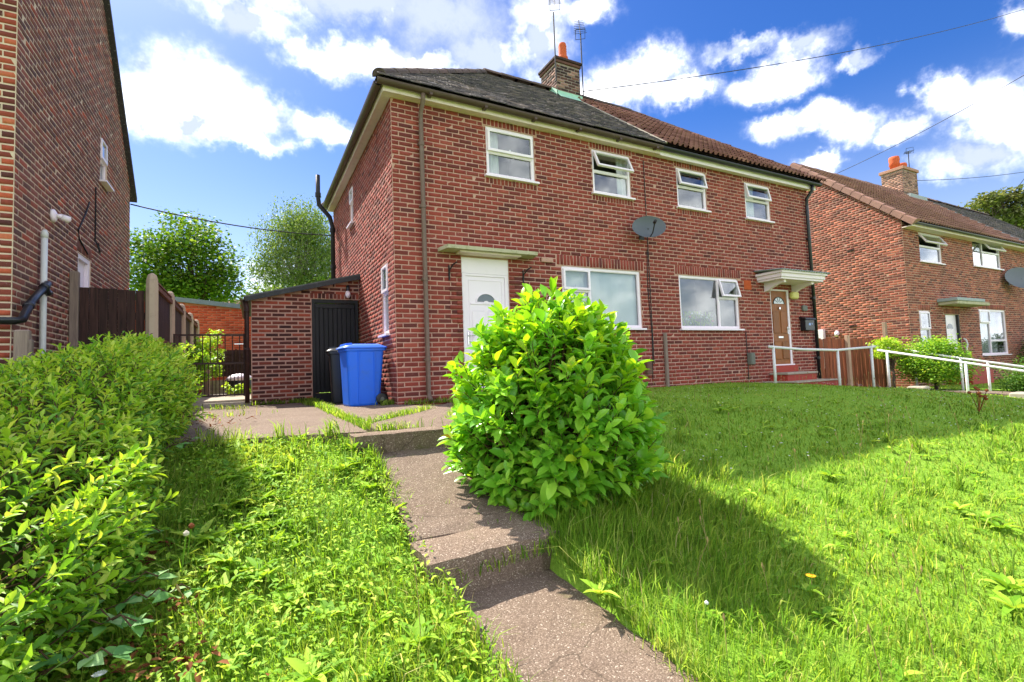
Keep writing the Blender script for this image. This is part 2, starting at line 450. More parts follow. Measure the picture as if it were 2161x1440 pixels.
# exposed-aggregate concrete
def aggregate(t, b, m, gain=1.0):
    p = pos(t)
    v = t.new('ShaderNodeTexVoronoi', feature='F1'); v.inputs['Scale'].default_value = 150; t.set(v.inputs['Vector'], p)
    v2 = t.new('ShaderNodeTexVoronoi', feature='F1'); v2.inputs['Scale'].default_value = 85; t.set(v2.inputs['Vector'], p)
    sc = t.new('ShaderNodeSeparateColor'); t.t.links.new(v.outputs['Color'], sc.inputs[0])
    sc2 = t.new('ShaderNodeSeparateColor'); t.t.links.new(v2.outputs['Color'], sc2.inputs[0])
    pc = t.ramp(sc.outputs[0], [(0, lin(108,93,82)), (.35, lin(124,107,95)), (.7, lin(136,119,106)), (.93, lin(150,133,119)), (1, lin(196,182,168))])
    pc2 = t.ramp(sc2.outputs[0], [(0, lin(112,96,84)), (.6, lin(132,115,102)), (.93, lin(146,130,117)), (1, lin(190,176,162))])
    c = t.mix(t.maprange(v2.outputs['Distance'], .35, .2), pc, pc2)
    c = t.mix(t.maprange(v.outputs['Distance'], .45, .7), c, lin(106,91,80))
    n = t.noise(p, 2.2, 6, .65)[0]
    c = t.mix(t.maprange(n, .45, .72, 0, .55), c, t.mix(1.0, c, (.74,.70,.66), 'MULTIPLY'))
    n2 = t.noise(p, 9, 5, .7)[0]
    c = t.mix(t.maprange(n2, .62, .76, 0, .35), c, lin(92,84,62))
    vc = t.new('ShaderNodeTexVoronoi', feature='DISTANCE_TO_EDGE'); vc.inputs['Scale'].default_value = .9
    t.set(vc.inputs['Vector'], t.vmath('ADD', p, t.vmath('MULTIPLY', t.noise(p, 3.0, 4, .6)[1], (.25,.25,.25))))
    c = t.mix(t.maprange(vc.outputs['Distance'], .006, .001, 0, .55), c, lin(70,60,50))
    n5 = t.noise(p, 5, 5, .7)[0]
    c = t.mix(t.maprange(n5, .60, .72, 0, .5), c, lin(96,96,58))
    c = t.mix(1.0, c, (.97*gain,.96*gain,.92*gain), 'MULTIPLY')
    t.set(b.inputs['Base Color'], c)
    h = t.math('ADD', t.math('MULTIPLY', v.outputs['Distance'], -1.0), t.math('MULTIPLY', n, 1.5))
    bump(t, b, h, .4, .004)
m_aggregate = principled('aggregate_concrete', aggregate, .9, spec=.2)

def soil(t, b, m):
    p = pos(t); n = t.noise(p, 3.0, 6, .7)[0]; n2 = t.noise(p, 40, 4, .7)[0]
    c = t.ramp(n2, [(.3, lin(108,148,46)), (.55, lin(130,168,56)), (.8, lin(154,176,78))])
    c = t.mix(t.maprange(n, .58, .74, 0, .6), c, lin(140,122,76))
    t.set(b.inputs['Base Color'], c); bump(t, b, n2, .8, .03)
m_soil = principled('turf', soil, .95, spec=.1)

def leaf_mat(name, stops, rough=.4, trans=.35, tint=(1.25,1.25,.5), spec=.4, island=True, posn=None, upn=0.0):
    m = bpy.data.materials.new(name); m.use_nodes = True
    t = NT(m.node_tree); b = m.node_tree.nodes['Principled BSDF']
    b.inputs['Roughness'].default_value = rough; b.inputs['Specular IOR Level'].default_value = spec
    c = t.ramp(rnd(t), stops)
    if name == 'grass':
        pn = t.noise(pos(t), 1.9, 5, .65)[0]
        c = t.mix(t.maprange(pn, .56, .72, 0, .5), c, t.mix(.5, c, lin(206,190,112)))
        pn2 = t.noise(pos(t), .35, 3, .5)[0]
        c = t.mix(t.maprange(pn2, .5, .7, 0, .35), c, t.mix(.5, c, lin(214,206,96)))
    if posn:
        n = t.noise(pos(t), posn[0], 4, .6)[0]
        c = t.mix(t.maprange(n, .4, .65, 0, posn[2]), c, t.mix(1.0, c, posn[1], 'MULTIPLY'))
    t.set(b.inputs['Base Color'], c)
    if upn:   # turf shades as a sward: blade normals lean towards the sky
        g = t.new('ShaderNodeNewGeometry')
        nv = t.vmath('NORMALIZE', t.vmath('ADD', t.vmath('MULTIPLY', g.outputs['Normal'], (1-upn,)*3), (0, 0, upn)))
        t.set(b.inputs['Normal'], nv)
    tr = t.new('ShaderNodeBsdfTranslucent'); t.set(tr.inputs[0], t.mix(1.0, c, tint, 'MULTIPLY'))
    mx = t.new('ShaderNodeMixShader'); mx.inputs[0].default_value = trans
    out = m.node_tree.nodes['Material Output']
    m.node_tree.links.new(b.outputs[0], mx.inputs[1]); m.node_tree.links.new(tr.outputs[0], mx.inputs[2])
    m.node_tree.links.new(mx.outputs[0], out.inputs[0])
    MATS[name] = m
    return m
m_grass = leaf_mat('grass', [(0, lin(98,142,34)), (.3, lin(128,172,46)), (.6, lin(156,192,60)), (.9, lin(182,203,78)), (.975, lin(206,208,114)), (1, lin(216,202,142))], .65, .42, (1.2,1.15,.55), .15, posn=(.8, (.74,.88,.72), .8), upn=.8)
m_weed = leaf_mat('weed_leaf', [(0, lin(104,154,44)), (.4, lin(138,186,54)), (.75, lin(170,208,66)), (1, lin(200,222,96))], .6, .42, (1.25,1.15,.5), .15, upn=.5)
m_laurel = leaf_mat('laurel_leaf', [(0, lin(106,172,50)), (.4, lin(136,198,60)), (.8, lin(164,216,72)), (1, lin(180,222,80))], .28, .40, (1.2,1.1,.4), .5)
m_laurel_new = leaf_mat('laurel_young_leaf', [(0, lin(132,188,42)), (.5, lin(160,206,48)), (1, lin(196,220,60))], .32, .46, (1.2,1.12,.4), .4)
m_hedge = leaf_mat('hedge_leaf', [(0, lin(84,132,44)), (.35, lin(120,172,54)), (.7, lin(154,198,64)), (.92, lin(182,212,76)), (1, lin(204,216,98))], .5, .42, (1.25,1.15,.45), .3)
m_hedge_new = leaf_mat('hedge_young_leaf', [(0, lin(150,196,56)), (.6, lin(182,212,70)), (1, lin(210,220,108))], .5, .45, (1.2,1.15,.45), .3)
m_bramble = leaf_mat('bramble_leaf', [(0, lin(90,142,74)), (.5, lin(118,168,86)), (1, lin(158,192,128))], .55, .3, (1.2,1.2,.6), .3)
m_maple = leaf_mat('maple_leaf', [(0, lin(58,94,30)), (.5, lin(90,128,40)), (.85, lin(122,152,54)), (1, lin(150,168,76))], .55, .4, (1.3,1.25,.5), .25)
m_olive = leaf_mat('olive_leaf', [(0, lin(70,82,46)), (.5, lin(104,114,66)), (1, lin(150,152,104))], .6, .35, (1.2,1.15,.6), .2)
m_birch = leaf_mat('birch_leaf', [(0, lin(74,104,46)), (.5, lin(108,136,62)), (1, lin(146,164,96))], .55, .4, (1.25,1.2,.6), .25)
m_conifer = leaf_mat('clipped_leaf', [(0, lin(56,92,36)), (.6, lin(92,136,48)), (1, lin(132,166,62))], .55, .25, (1.3,1.3,.5))
m_dead = leaf_mat('dead_leaf', [(0, lin(84,44,24)), (.5, lin(124,72,40)), (1, lin(166,112,72))], .8, .2, (1,1,1), .15)
m_core = principled('hedge_core', None, .95, lin(74,92,40), .05)
def bark(t, b, m):
    n = t.noise(t.vmath('MULTIPLY', pos(t), (8,8,2)), 3, 5, .7)[0]
    t.set(b.inputs['Base Color'], t.ramp(n, [(.3, lin(58,48,40)), (.7, lin(112,98,84))])); bump(t, b, n, .8, .03)
m_bark = principled('bark', bark, .95)
m_birch_bark = principled('birch_bark', dirt_paint(lin(190,184,174), .7, lin(70,64,60), 8), .9)
m_twig = principled('twig', None, .9, lin(84,62,44))

# ------------------------------------------------------------------ ground, path, driveway
_ky = [-400, -30, -12, -7.5, -6.0, -4.85, -3.4, -2.6, -1.0, 0, 400]
_kz = [-2.6, -2.0, -1.62, -1.37, -1.20, -1.0, -0.62, -.50, -.46, -.45, -.45]
def hgt(x, y):
    x = np.asarray(x, float); y = np.asarray(y, float)
    b = np.interp(y, _ky, _kz)
    # smooth the kinks
    b = (b + np.interp(y-.25, _ky, _kz) + np.interp(y+.25, _ky, _kz))/3
    ex = -.085*np.clip(x-7.3, 0, 6.2)
    ex = ex*np.clip((2.5-y)/2.0, 0.35, 1)
    bumpy = .025*np.sin(1.7*x+.6)*np.cos(1.3*y) + .015*np.sin(4.1*x+2*y)
    near = np.clip((-0.6-y)/1.2, 0, 1)*np.clip((y+30)/10, 0, 1)
    return b + ex + bumpy*near
gx = np.unique(np.concatenate([[-400,-200,-100,-60,-40,-25,-15], np.arange(-10, 26, .3), [-1.16,-1.10,-.44,-.38,-1.3,-.25], [28,32,40,60,100,200,400]]))
gy = np.unique(np.concatenate([[-400,-200,-100,-60,-40,-25,-16], np.arange(-12, 14, .3), np.arange(-6.6,-2.7,.1), [16,20,30,50,80,120,200,400]]))
GX, GY = np.meshgrid(gx, gy)
V = np.stack([GX, GY, hgt(GX, GY)-.015], -1).reshape(-1, 3)
# the slabs lie a little above: drop the turf under them
inpath = (V[:,0] > -1.13) & (V[:,0] < -.41) & (V[:,1] < -2.9) & (V[:,1] > -9.5)
V[inpath, 2] -= .16
indrive = (V[:,0] > -3.7) & (V[:,0] < 1.0) & (V[:,1] > -3.0)
V[indrive, 2] = np.minimum(V[indrive, 2], -.56)
nx, ny = len(gx), len(gy)
I = (np.arange(ny-1)[:, None]*nx + np.arange(nx-1)[None]).ravel()
me = npmesh('ground', V, np.stack([I, I+1, I+nx+1, I+nx], -1), True); me.materials.append(m_soil)
ground = put(bpy.data.objects.new('ground', me), None); tag(ground, 'grassy front garden ground sloping down from the houses', None, None, 'structure')

m = MB(); m.box(-200,200,-11.6,-9.6,-1.75,-1.50); t = m.build('pavement', principled('pavement', dirt_paint(lin(150,145,138), .3, lin(120,115,110), 3), .9)); tag(t, 'concrete pavement along the street', None, None, 'structure')
m = MB(); m.box(-200,200,-17.5,-11.601,-1.9,-1.62); t = m.build('road', principled('asphalt', dirt_paint((.07,.07,.072), .3, (.10,.10,.10), 4), .9)); tag(t, 'asphalt street in front of the gardens', None, None, 'structure')
m = MB(); m.box(-200,200,-19.5,-17.501,-1.9,-1.50); t = m.build('pavement', MATS['pavement']); tag(t, 'concrete pavement across the street', None, None, 'structure')
def rough_slab(name, outline_fn, nu, nv, thick, mat, parent=None, jitter=.012):
    """slab with a gently uneven top and crumbled edges. outline_fn(s,t)->(x,y,z) s,t in 0..1"""
    vs, fs = [], []
    for j in range(nv+1):
        for i in range(nu+1):
            x, y, z = outline_fn(i/nu, j/nv)
            ed = (i in (0, nu)) or (j in (0, nv))
            k = jitter if ed else jitter*.25
            vs.append((x+random.uniform(-k, k), y+random.uniform(-k, k), z+random.uniform(-.25, .2)*jitter - (.008 if ed else 0)))
    for j in range(nv):
        for i in range(nu):
            a = j*(nu+1)+i; fs.append((a, a+1, a+nu+2, a+nu+1))
    rim = [i for i in range(nu+1)] + [j*(nu+1)+nu for j in range(1, nv+1)] + [nv*(nu+1)+i for i in range(nu-1, -1, -1)] + [j*(nu+1) for j in range(nv-1, 0, -1)]
    o = len(vs)
    for k in rim:
        x, y, z = vs[k]; vs.append((x+random.uniform(-.006,.006), y+random.uniform(-.006,.006), z-thick))
    for k in range(len(rim)):
        k2 = (k+1) % len(rim); fs.append((rim[k], o+k, o+k2, rim[k2]))
    m = MB(); m.add(vs, fs)
    return m.build(name, mat, parent)

PX0, PX1 = -1.12, -.42
path = rough_slab('garden_path', lambda s, t: (PX0+(PX1-PX0)*s, -8.6+3.78*t, float(np.interp(-8.6+3.78*t, [-8.6,-6,-4.82],[-1.5,-1.22,-1.14]))), 10, 44, .14, m_aggregate)
tag(path, 'pinkish exposed aggregate garden path', None, None, 'structure')
rough_slab('path_slab', lambda s, t: (PX0-.02+(PX1-PX0+.04)*s, -4.66+1.33*t, -.915+.295*t), 10, 18, .14, m_aggregate, path)
m_step = principled('worn_concrete', lambda t, b, m: aggregate(t, b, m, 1.13), .92, spec=.15)
rough_slab('step', lambda s, t: (PX0-.05+(PX1-PX0+.12)*s, -4.93+.27*t+.05*(s-.5), -.945+.03*t), 12, 4, .2, m_step, path, .012)
rough_slab('step', lambda s, t: (PX0-.1+(PX1-PX0+.06)*s, -3.36+.24*t, -.475), 10, 4, .2, m_step, path, .012)

drive_b = MB(); drive_b.box(-3.7, .9, -2.9, 2.7, -.62, -.535)
drive = drive_b.build('driveway', m_soil); tag(drive, 'cracked concrete driveway beside the house', None, None, 'structure')
def quad_fn(a, b, c, d, z=-.47):
    return lambda s, t: tuple((np.array(a)*(1-s)*(1-t)+np.array(b)*s*(1-t)+np.array(c)*s*t+np.array(d)*(1-s)*t).tolist()) + (z,)
rough_slab('slab', quad_fn((-3.6,-2.2), (-1.06,-3.1), (-1.02,2.68), (-3.6,2.68)), 12, 26, .1, m_aggregate, drive, .016)
rough_slab('slab', quad_fn((-.98,-2.4), (.62,-.62), (.0,-.02), (-.96,2.68), -.468), 10, 16, .1, m_aggregate, drive, .016)
rough_slab('slab', quad_fn((-1.0,-3.08), (-.35,-3.2), (.86,-.02), (-.95,-2.48), -.472), 10, 10, .1, m_aggregate, drive, .016)

# ------------------------------------------------------------------ brick walls
def brick_tmpl():
    out = []
    for k in range(5):
        r = np.random.default_rng(k)
        b = np.array([(-.5,0,-.5),(.5,0,-.5),(.5,0,.5),(-.5,0,.5)], float)
        fr = np.array([(-.488,1,-.465),(.488,1,-.465),(.488,1,.465),(-.488,1,.465)], float)
        fr[:,0] += r.uniform(-.008,.008,4); fr[:,2] += r.uniform(-.03,.03,4); fr[:,1] += r.uniform(-.14,.1,4)
        v = np.concatenate([b, fr])
        f = []
        for i in range(4):
            j = (i+1) % 4; f += [(i, 4+i, 4+j), (i, 4+j, j)]
        f += [(4,7,6),(4,6,5)]
        out.append((v, np.array(f)))
    return out
BT = brick_tmpl()

def wall_sheet(mb, F, u0, u1, z0, z1, openings, d=0.0, reveal=.11):
    us = sorted({u0, u1, *[o[0] for o in openings], *[o[1] for o in openings]})
    zs = sorted({z0, z1, *[o[2] for o in openings], *[o[3] for o in openings]})
    us = [u for u in us if u0 <= u <= u1]; zs = [z for z in zs if z0 <= z <= z1]
    for a, b in zip(us, us[1:]):
        for c, e in zip(zs, zs[1:]):
            mu, mz = (a+b)/2, (c+e)/2
            if any(o[0] < mu < o[1] and o[2] < mz < o[3] for o in openings): continue
            mb.add([F.p(a,d,c), F.p(b,d,c), F.p(b,d,e), F.p(a,d,e)], [(0,1,2,3)])
    for a, b, c, e in [o[:4] for o in openings]:
        q = [(a,c),(b,c),(b,e),(a,e)]
        for i in range(4):
            p, r = q[i], q[(i+1)%4]
            mb.add([F.p(p[0],d,p[1]), F.p(r[0],d,r[1]), F.p(r[0],d-reveal,r[1]), F.p(p[0],d-reveal,p[1])], [(0,1,2,3)])

def bricks(F, u0, u1, z0, z1, openings, clip=None, skip=(), phase=0, course=.075, mod=.2255, proud=.003, gap=.013, seed=0):
    """matrices and scores of all bricks of a stretcher-bond wall face"""
    r = np.random.default_rng(seed)
    out, sc = [], []
    block = list(openings) + list(skip)
    n = int((z1-z0)/course)
    for i in range(n):
        za, zb = z0+i*course, z0+(i+1)*course
        if zb > z1 + 1e-6: break
        zc = (za+zb)/2
        x = u0 - (mod/2 if (i+phase) % 2 else 0)
        segs = []
        while x < u1:
            segs.append((max(x, u0), min(x+mod, u1))); x += mod
        lo, hi = (u0, u1) if clip is None else clip(zc)
        for a, b in segs:
            a, b = max(a, lo), min(b, hi)
            if b-a < .03: continue
            parts = [(a, b)]
            for o in block:
                if zc <= o[2] or zc >= o[3]: continue
                np_ = []
                for (p, q) in parts:
                    if q <= o[0] or p >= o[1]: np_.append((p, q)); continue
                    if p < o[0]: np_.append((p, o[0]))
                    if q > o[1]: np_.append((o[1], q))
                parts = np_
            for p, q in parts:
                L = q-p-gap
                if L < .025: continue
                h = course-gap-r.uniform(-.001,.003)
                c = F.p((p+q)/2+r.uniform(-.0015,.0015), -.012, zc+r.uniform(-.002,.002))
                ang = r.normal(0, .006); yaw = r.normal(0, .008)
                U = F.u*math.cos(ang) + np.array([0,0,1.])*math.sin(ang); Z = -F.u*math.sin(ang) + np.array([0,0,1.])*math.cos(ang)
                pr = .012 + proud + r.uniform(-.0015,.0015)
                out.append(mat4((U+F.n*yaw)*L, F.n*pr, Z*h, c))
                v = c-CAM; d2 = v@v
                sc.append(abs(v@F.n)/math.sqrt(d2)*L*h/d2)
    return out, sc
def soldiers(F, u0, u1, z0, z1, w=.0735, proud=.004, seed=1):
    r = np.random.default_rng(seed); out, sc = [], []
    n = max(1, round((u1-u0)/w)); ww = (u1-u0)/n
    for i in range(n):
        c = F.p(u0+(i+.5)*ww, -.012, (z0+z1)/2 + r.uniform(-.004,.004)); h = z1-z0-.01
        ang = r.normal(0, .02)
        U = F.u*math.cos(ang) + np.array([0,0,1.])*math.sin(ang); Z = -F.u*math.sin(ang) + np.array([0,0,1.])*math.cos(ang)
        out.append(mat4(U*(ww-.017), F.n*(.012+proud), Z*h, c)); v = c-CAM; d2 = v@v
        sc.append(abs(v@F.n)/math.sqrt(d2)*ww*h/d2)
    return out, sc

# ------------------------------------------------------------------ joinery
def window(parent, F, u0, u1, z0, z1, layout, d=-.02, fw=.05, sill=True, name='window', proud_sill=.05):
    """layout: list of (ua,ub,za,zb,angle) in 0..1 ; angle None = fixed pane, number = top-hung sash opened by that many degrees"""
    w_, h_ = u1-u0, z1-z0
    fr = MB()
    dep = .06
    fr.box(u0, u0+fw, d-dep, d, z0, z1, F); fr.box(u1-fw, u1, d-dep, d, z0, z1, F)
    fr.box(u0+fw, u1-fw, d-dep, d, z0, z0+fw, F); fr.box(u0+fw, u1-fw, d-dep, d, z1-fw, z1, F)
    iu0, iu1, iz0, iz1 = u0+fw, u1-fw, z0+fw, z1-fw
    cells = [(iu0+(iu1-iu0)*a, iu0+(iu1-iu0)*b, iz0+(iz1-iz0)*c, iz0+(iz1-iz0)*e, ang) for a, b, c, e, ang in layout]
    hb = fw*.45
    done = set()
    for a, b, c, e, ang in cells:
        if b < iu1-.01 and ('v', round(b,3), round(c,3)) not in done:
            fr.box(b-hb, b+hb, d-dep+.002, d-.002, c, e, F); done.add(('v', round(b,3), round(c,3)))
        if e < iz1-.01:
            fr.box(a, b, d-dep+.004, d-.004, e-hb, e+hb, F)
    fo = fr.build(name, m_upvc, parent)
    for a, b, c, e, ang in cells:
        a2 = a+(hb if a > iu0+.01 else 0); b2 = b-(hb if b < iu1-.01 else 0)
        c2 = c+(hb if c > iz0+.01 else 0); e2 = e-(hb if e < iz1-.01 else 0)
        if ang is None:
            g = MB(); g.box(a2, b2, d-.04, d-.034, c2, e2, F); g.build('pane', m_glass, fo)
            bd = MB()
            for q in ((a2,a2+.012,c2,e2),(b2-.012,b2,c2,e2),(a2+.012,b2-.012,c2,c2+.012),(a2+.012,b2-.012,e2-.012,e2)):
                bd.box(q[0], q[1], d-.033, d-.012, q[2], q[3], F)
            bd.build('glazing_bead', m_upvc, fo)
        else:
            th = math.radians(ang); sfw = fw*.85
            hz = e2
            def tr(u, q, z):                      # swing about the top edge
                L = hz - z
                return (u, d+.004 + q*math.cos(th) + L*math.sin(th), hz - L*math.cos(th) + q*math.sin(th))
            class TF:                              # a frame that swings
                u = F.u; n = F.n
                @staticmethod
                def p(u, q, z): return F.p(*tr(u, q, z))
            o_ = .018
            sb = MB()
            A, B, Cc, E_ = a2-o_, b2+o_, c2-o_, e2+.004
            for q in ((A,A+sfw,Cc,E_),(B-sfw,B,Cc,E_),(A+sfw,B-sfw,Cc,Cc+sfw),(A+sfw,B-sfw,E_-sfw,E_)):
                sb.box(q[0], q[1], -.012, .03, q[2], q[3], TF)
            so = sb.build('sash', m_upvc, fo)
            g = MB(); g.box(A+sfw, B-sfw, .004, .010, Cc+sfw, E_-sfw, TF); g.build('pane', m_glass, fo)
            v = MB(); v.box(A+(B-A)*.2, A+(B-A)*.8, .0302, .036, E_-sfw*.75, E_-sfw*.4, TF); v.build('trickle_vent', m_upvc, fo)
            hd = MB(); hd.box((A+B)/2-.012, (A+B)/2+.012, -.03, -.0125, Cc+.01, Cc+.09, TF); hd.build('handle', m_upvc, fo)
    if sill:
        sl = MB(); sl.box(u0-.05, u1+.05, d-.02, d+proud_sill+.04, z0-.035, z0-.002, F); sl.build('sill', m_upvc, fo)
    return fo

def gutter(mb, F, u0, u1, d, z, r=.055, n=10):
    vs, fs = [], []
    for u in (u0, u1):
        for k in range(n+1):
            a = math.pi*k/n
            vs.append(F.p(u, d - r*math.cos(a), z - r*math.sin(a)))
        for k in range(n, -1, -1):
            a = math.pi*k/n
            vs.append(F.p(u, d - (r-.006)*math.cos(a), z - (r-.006)*math.sin(a)))
    m_ = 2*(n+1)
    for k in range(m_): fs.append((k, (k+1) % m_, m_+(k+1) % m_, m_+k))
    fs.append(tuple(range(m_))); fs.append(tuple(range(m_, 2*m_)))
    mb.add(vs, fs)

# ------------------------------------------------------------------ roof tiles
def plain_tiles(o, ux, us, nrm, w_, L, inside, tw=.165, gauge=.1, seed=0, sag=None):
    """o: eaves origin; ux along eaves; us up the slope; returns matrices"""
    r = np.random.default_rng(seed); out = []; sc = []
    rows = int(L/gauge)
    for j in range(rows):
        off = (tw/2 if j % 2 else 0)
        for i in range(-1, int(w_/tw)+2):
            a = i*tw + off + tw/2; s_ = j*gauge + .07
            if not inside(a, s_): continue
            c = o + ux*(a+r.uniform(-.003,.003)) + us*s_ + nrm*(.018 + r.uniform(-.003,.012))
            ti = .10 + r.normal(0, .022)
            U = ux + us*r.normal(0, .012) + nrm*r.normal(0, .015)
            Sx = us*math.cos(ti) - nrm*math.sin(ti); N = nrm*math.cos(ti) + us*math.sin(ti)
            out.append(mat4(U*(tw-.005), Sx*.16, N*.02, c)); v = c-CAM; sc.append(abs(v@nrm)/(np.linalg.norm(v)**3))
    return out, sc
def cube_tmpl():
    v = np.array([(x,y,z) for z in (-.5,.5) for y in (-.5,.5) for x in (-.5,.5)], float)
    q = [(4,5,7,6),(0,1,5,4),(0,4,6,2),(1,3,7,5),(2,6,7,3)]
    f = []
    for a,b,c,d in q: f += [(a,b,c),(a,c,d)]
    return [(v, np.array(f))]
def roman_tmpl():
    xs = np.linspace(-.5, .5, 13); prof = []
    for x in xs:
        t = (x+.5)*2 % 1.0
        prof.append(.058*max(0, math.sin(math.pi*min(1, t/.62)))**1.0 if t < .62 else 0.0)
    prof = np.array(prof)
    v = []; n = len(xs)
    for y, dz in ((-.5, .056), (.5, 0.0)):
        for x, p in zip(xs, prof): v.append((x, y, p+dz))
    for x, p in zip(xs, prof): v.append((x, -.5, p+.056-.018))
    f = []
    for i in range(n-1):
        f += [(i, i+1, n+i+1), (i, n+i+1, n+i), (2*n+i, 2*n+i+1, i+1), (2*n+i, i+1, i)]
    return [(np.array(v, float), np.array(f))]
CT, RTM = cube_tmpl(), roman_tmpl()
def roman_tiles(o, ux, us, nrm, w_, L, inside, tw=.31, gauge=.325, seed=0):
    r = np.random.default_rng(seed); out = []; sc = []
    for j in range(int(L/gauge)+1):
        for i in range(int(w_/tw)+2):
            a = (i+.5)*tw; s_ = j*gauge + .16
            if not inside(a, s_): continue
            c = o + ux*a + us*s_ + nrm*(.004 + r.uniform(-.002,.003))
            out.append(mat4(ux*(tw-.003), us*(gauge+.05), nrm, c)); v = c-CAM; sc.append(abs(v@nrm)/(np.linalg.norm(v)**3))
    return out, sc
def ridge_run(mb, a, b, r=.11, n=0, seglen=.42):
    a, b = np.array(a, float), np.array(b, float); L = np.linalg.norm(b-a); n = max(1, int(L/seglen)); t = (b-a)/L
    side = np.cross(t, (0,0,1.)); side /= np.linalg.norm(side); up = np.cross(side, t)
    for i in range(n):
        p, q = a+t*L*i/n, a+t*L*(i+1)/n
        jr = random.uniform(-.008,.008)
        vs = []
        for c, rr in ((p, r*1.05), (q, r*.98)):
            for k in range(9):
                an = math.pi*k/8
                vs.append(c + side*rr*math.cos(an) + up*(rr*.9*math.sin(an)-.03+jr))
        m_ = 9
        fs = [(k, k+1, m_+k+1, m_+k) for k in range(8)] + [tuple(range(9)), tuple(range(9, 18))]
        yield vs, fs

# ------------------------------------------------------------------ main house (a pair of semi-detached homes)
house = thing('semi_detached_house', (5.35, 3.0, -.45), 'red brick semi-detached house with hipped roof behind the round bush', 'house')
FM = Frame((0,0,0), (1,0,0), (0,-1,0))
FS = Frame((0,0,0), (0,1,0), (-1,0,0))
UZ0, UZ1, GZ0, GZ1 = 3.305, 4.17, .71, 1.845
upper = [(1.62,2.57,UZ0,UZ1), (3.86,4.80,UZ0,UZ1), (6.08,6.97,UZ0,UZ1), (8.27,9.17,UZ0,UZ1)]
lower = [(3.05,4.915,GZ0,GZ1), (5.98,7.82,GZ0,GZ1)]
door1, door2 = (1.10,1.96,-.33,1.86), (8.95,9.66,-.12,1.70)
op_front = upper + lower + [door1, door2]
op_side = [(.40,.84,.64,1.80), (3.22,3.64,3.24,4.06), (2.22,2.5,-.05,.62)]
wb = MB(); wall_sheet(wb, FM, 0, 10.7, -.7, 4.32, op_front)
wall_f = wb.build('wall', m_mortar, house, fix=False)
wb = MB(); wall_sheet(wb, FS, 0, 6.0, -.7, 4.32, op_side)
wall_s = wb.build('wall', m_mortar, house, fix=False)
wb = MB()
wb.add([(10.7,0,-.9),(10.7,6,-.9),(10.7,6,4.32),(10.7,0,4.32)], [(0,1,2,3)])
wb.add([(0,6,-.7),(10.7,6,-.9),(10.7,6,4.32),(0,6,4.32)], [(0,1,2,3)])
wb.build('wall', principled('far_brick', mortar_build(lin(120,62,52), lin(140,80,66)), .9), house, fix=False)
ib = MB()
ib.add([(0.02,1.3,-.5),(10.68,1.3,-.5),(10.68,1.3,4.3),(0.02,1.3,4.3)], [(0,1,2,3)])
for zf in (-.35, 2.3, 4.28): ib.box(.12, 10.6, .12, 5.9, zf-.05, zf)
for xp in (2.75, 5.35, 7.95): ib.box(xp-.04, xp+.04, .13, 1.29, -.34, 4.2)
ib.build('room', m_room, house)

skips = [(a-.11,b+.11,GZ1,GZ1+.215) for a,b,_,_ in lower] + [(a-.06,b+.06,UZ1,4.32) for a,b,_,_ in upper] + [(a-.04,b+.04,UZ0-.15,UZ0) for a,b,_,_ in upper]
B1, S1 = bricks(FM, 0, 10.7, -.585, 4.30, op_front, skip=skips, phase=0, seed=11)
for a,b,_,_ in lower:
    q, s_ = soldiers(FM, a-.1, b+.1, GZ1+.005, GZ1+.212, seed=3); B1 += q; S1 += s_
for a,b,_,_ in upper:
    q, s_ = soldiers(FM, a-.05, b+.05, UZ1+.005, 4.30, seed=4); B1 += q; S1 += s_
    q, s_ = soldiers(FM, a-.03, b+.03, UZ0-.145, UZ0-.035, seed=5); B1 += q; S1 += s_
# toothed brick piers left and right of the white door
rq = np.random.default_rng(6)
for i in range(28):
    zc = -.585+.075*(i+2)+.0375
    for ua, sg in ((1.095,-1),(1.965,1)):
        L_ = .215 if i % 2 else .10
        if rq.random() < .15: continue
        pr_ = .012+rq.uniform(.012,.03); c_ = FM.p(ua+sg*L_/2, -.012, zc)
        B1.append(mat4(FM.u*(L_-.006), FM.n*pr_, np.array([0,0,1.])*.062, c_)); v_ = c_-CAM; S1.append(abs(v_@FM.n)/np.linalg.norm(v_)**3*L_*.062)
pieces('brick', wall_f, BT, B1, m_brick_main, S1, 220)
B2, S2 = bricks(FS, 0, 6.0, -.585, 4.30, op_side, phase=1, seed=12)
pieces('brick', wall_s, BT, B2, m_brick_main, S2, 80)

# windows
window(house, FM, *upper[0], [(0,1,0,.5,None), (0,1,.5,1,0.8)])
window(house, FM, *upper[1], [(0,1,0,.52,None), (0,1,.52,1,24)])
window(house, FM, *upper[2], [(0,1,0,.55,None), (0,1,.55,1,12)])
window(house, FM, *upper[3], [(0,1,0,.55,None), (0,1,.55,1,12)])
window(house, FM, *lower[0], [(0,.33,0,.63,None), (0,.33,.63,1,0.8), (.33,1,0,1,None)])
window(house, FM, *lower[1], [(0,.665,0,1,None), (.665,1,0,.62,None), (.665,1,.62,1,14)])
window(house, FS, *op_side[0], [(0,1,0,.6,None), (0,1,.6,1,0.8)])
window(house, FS, *op_side[1], [(0,1,0,.6,None), (0,1,.6,1,0.8)])
window(house, FS, *op_side[2], [(0,1,0,1,None)])

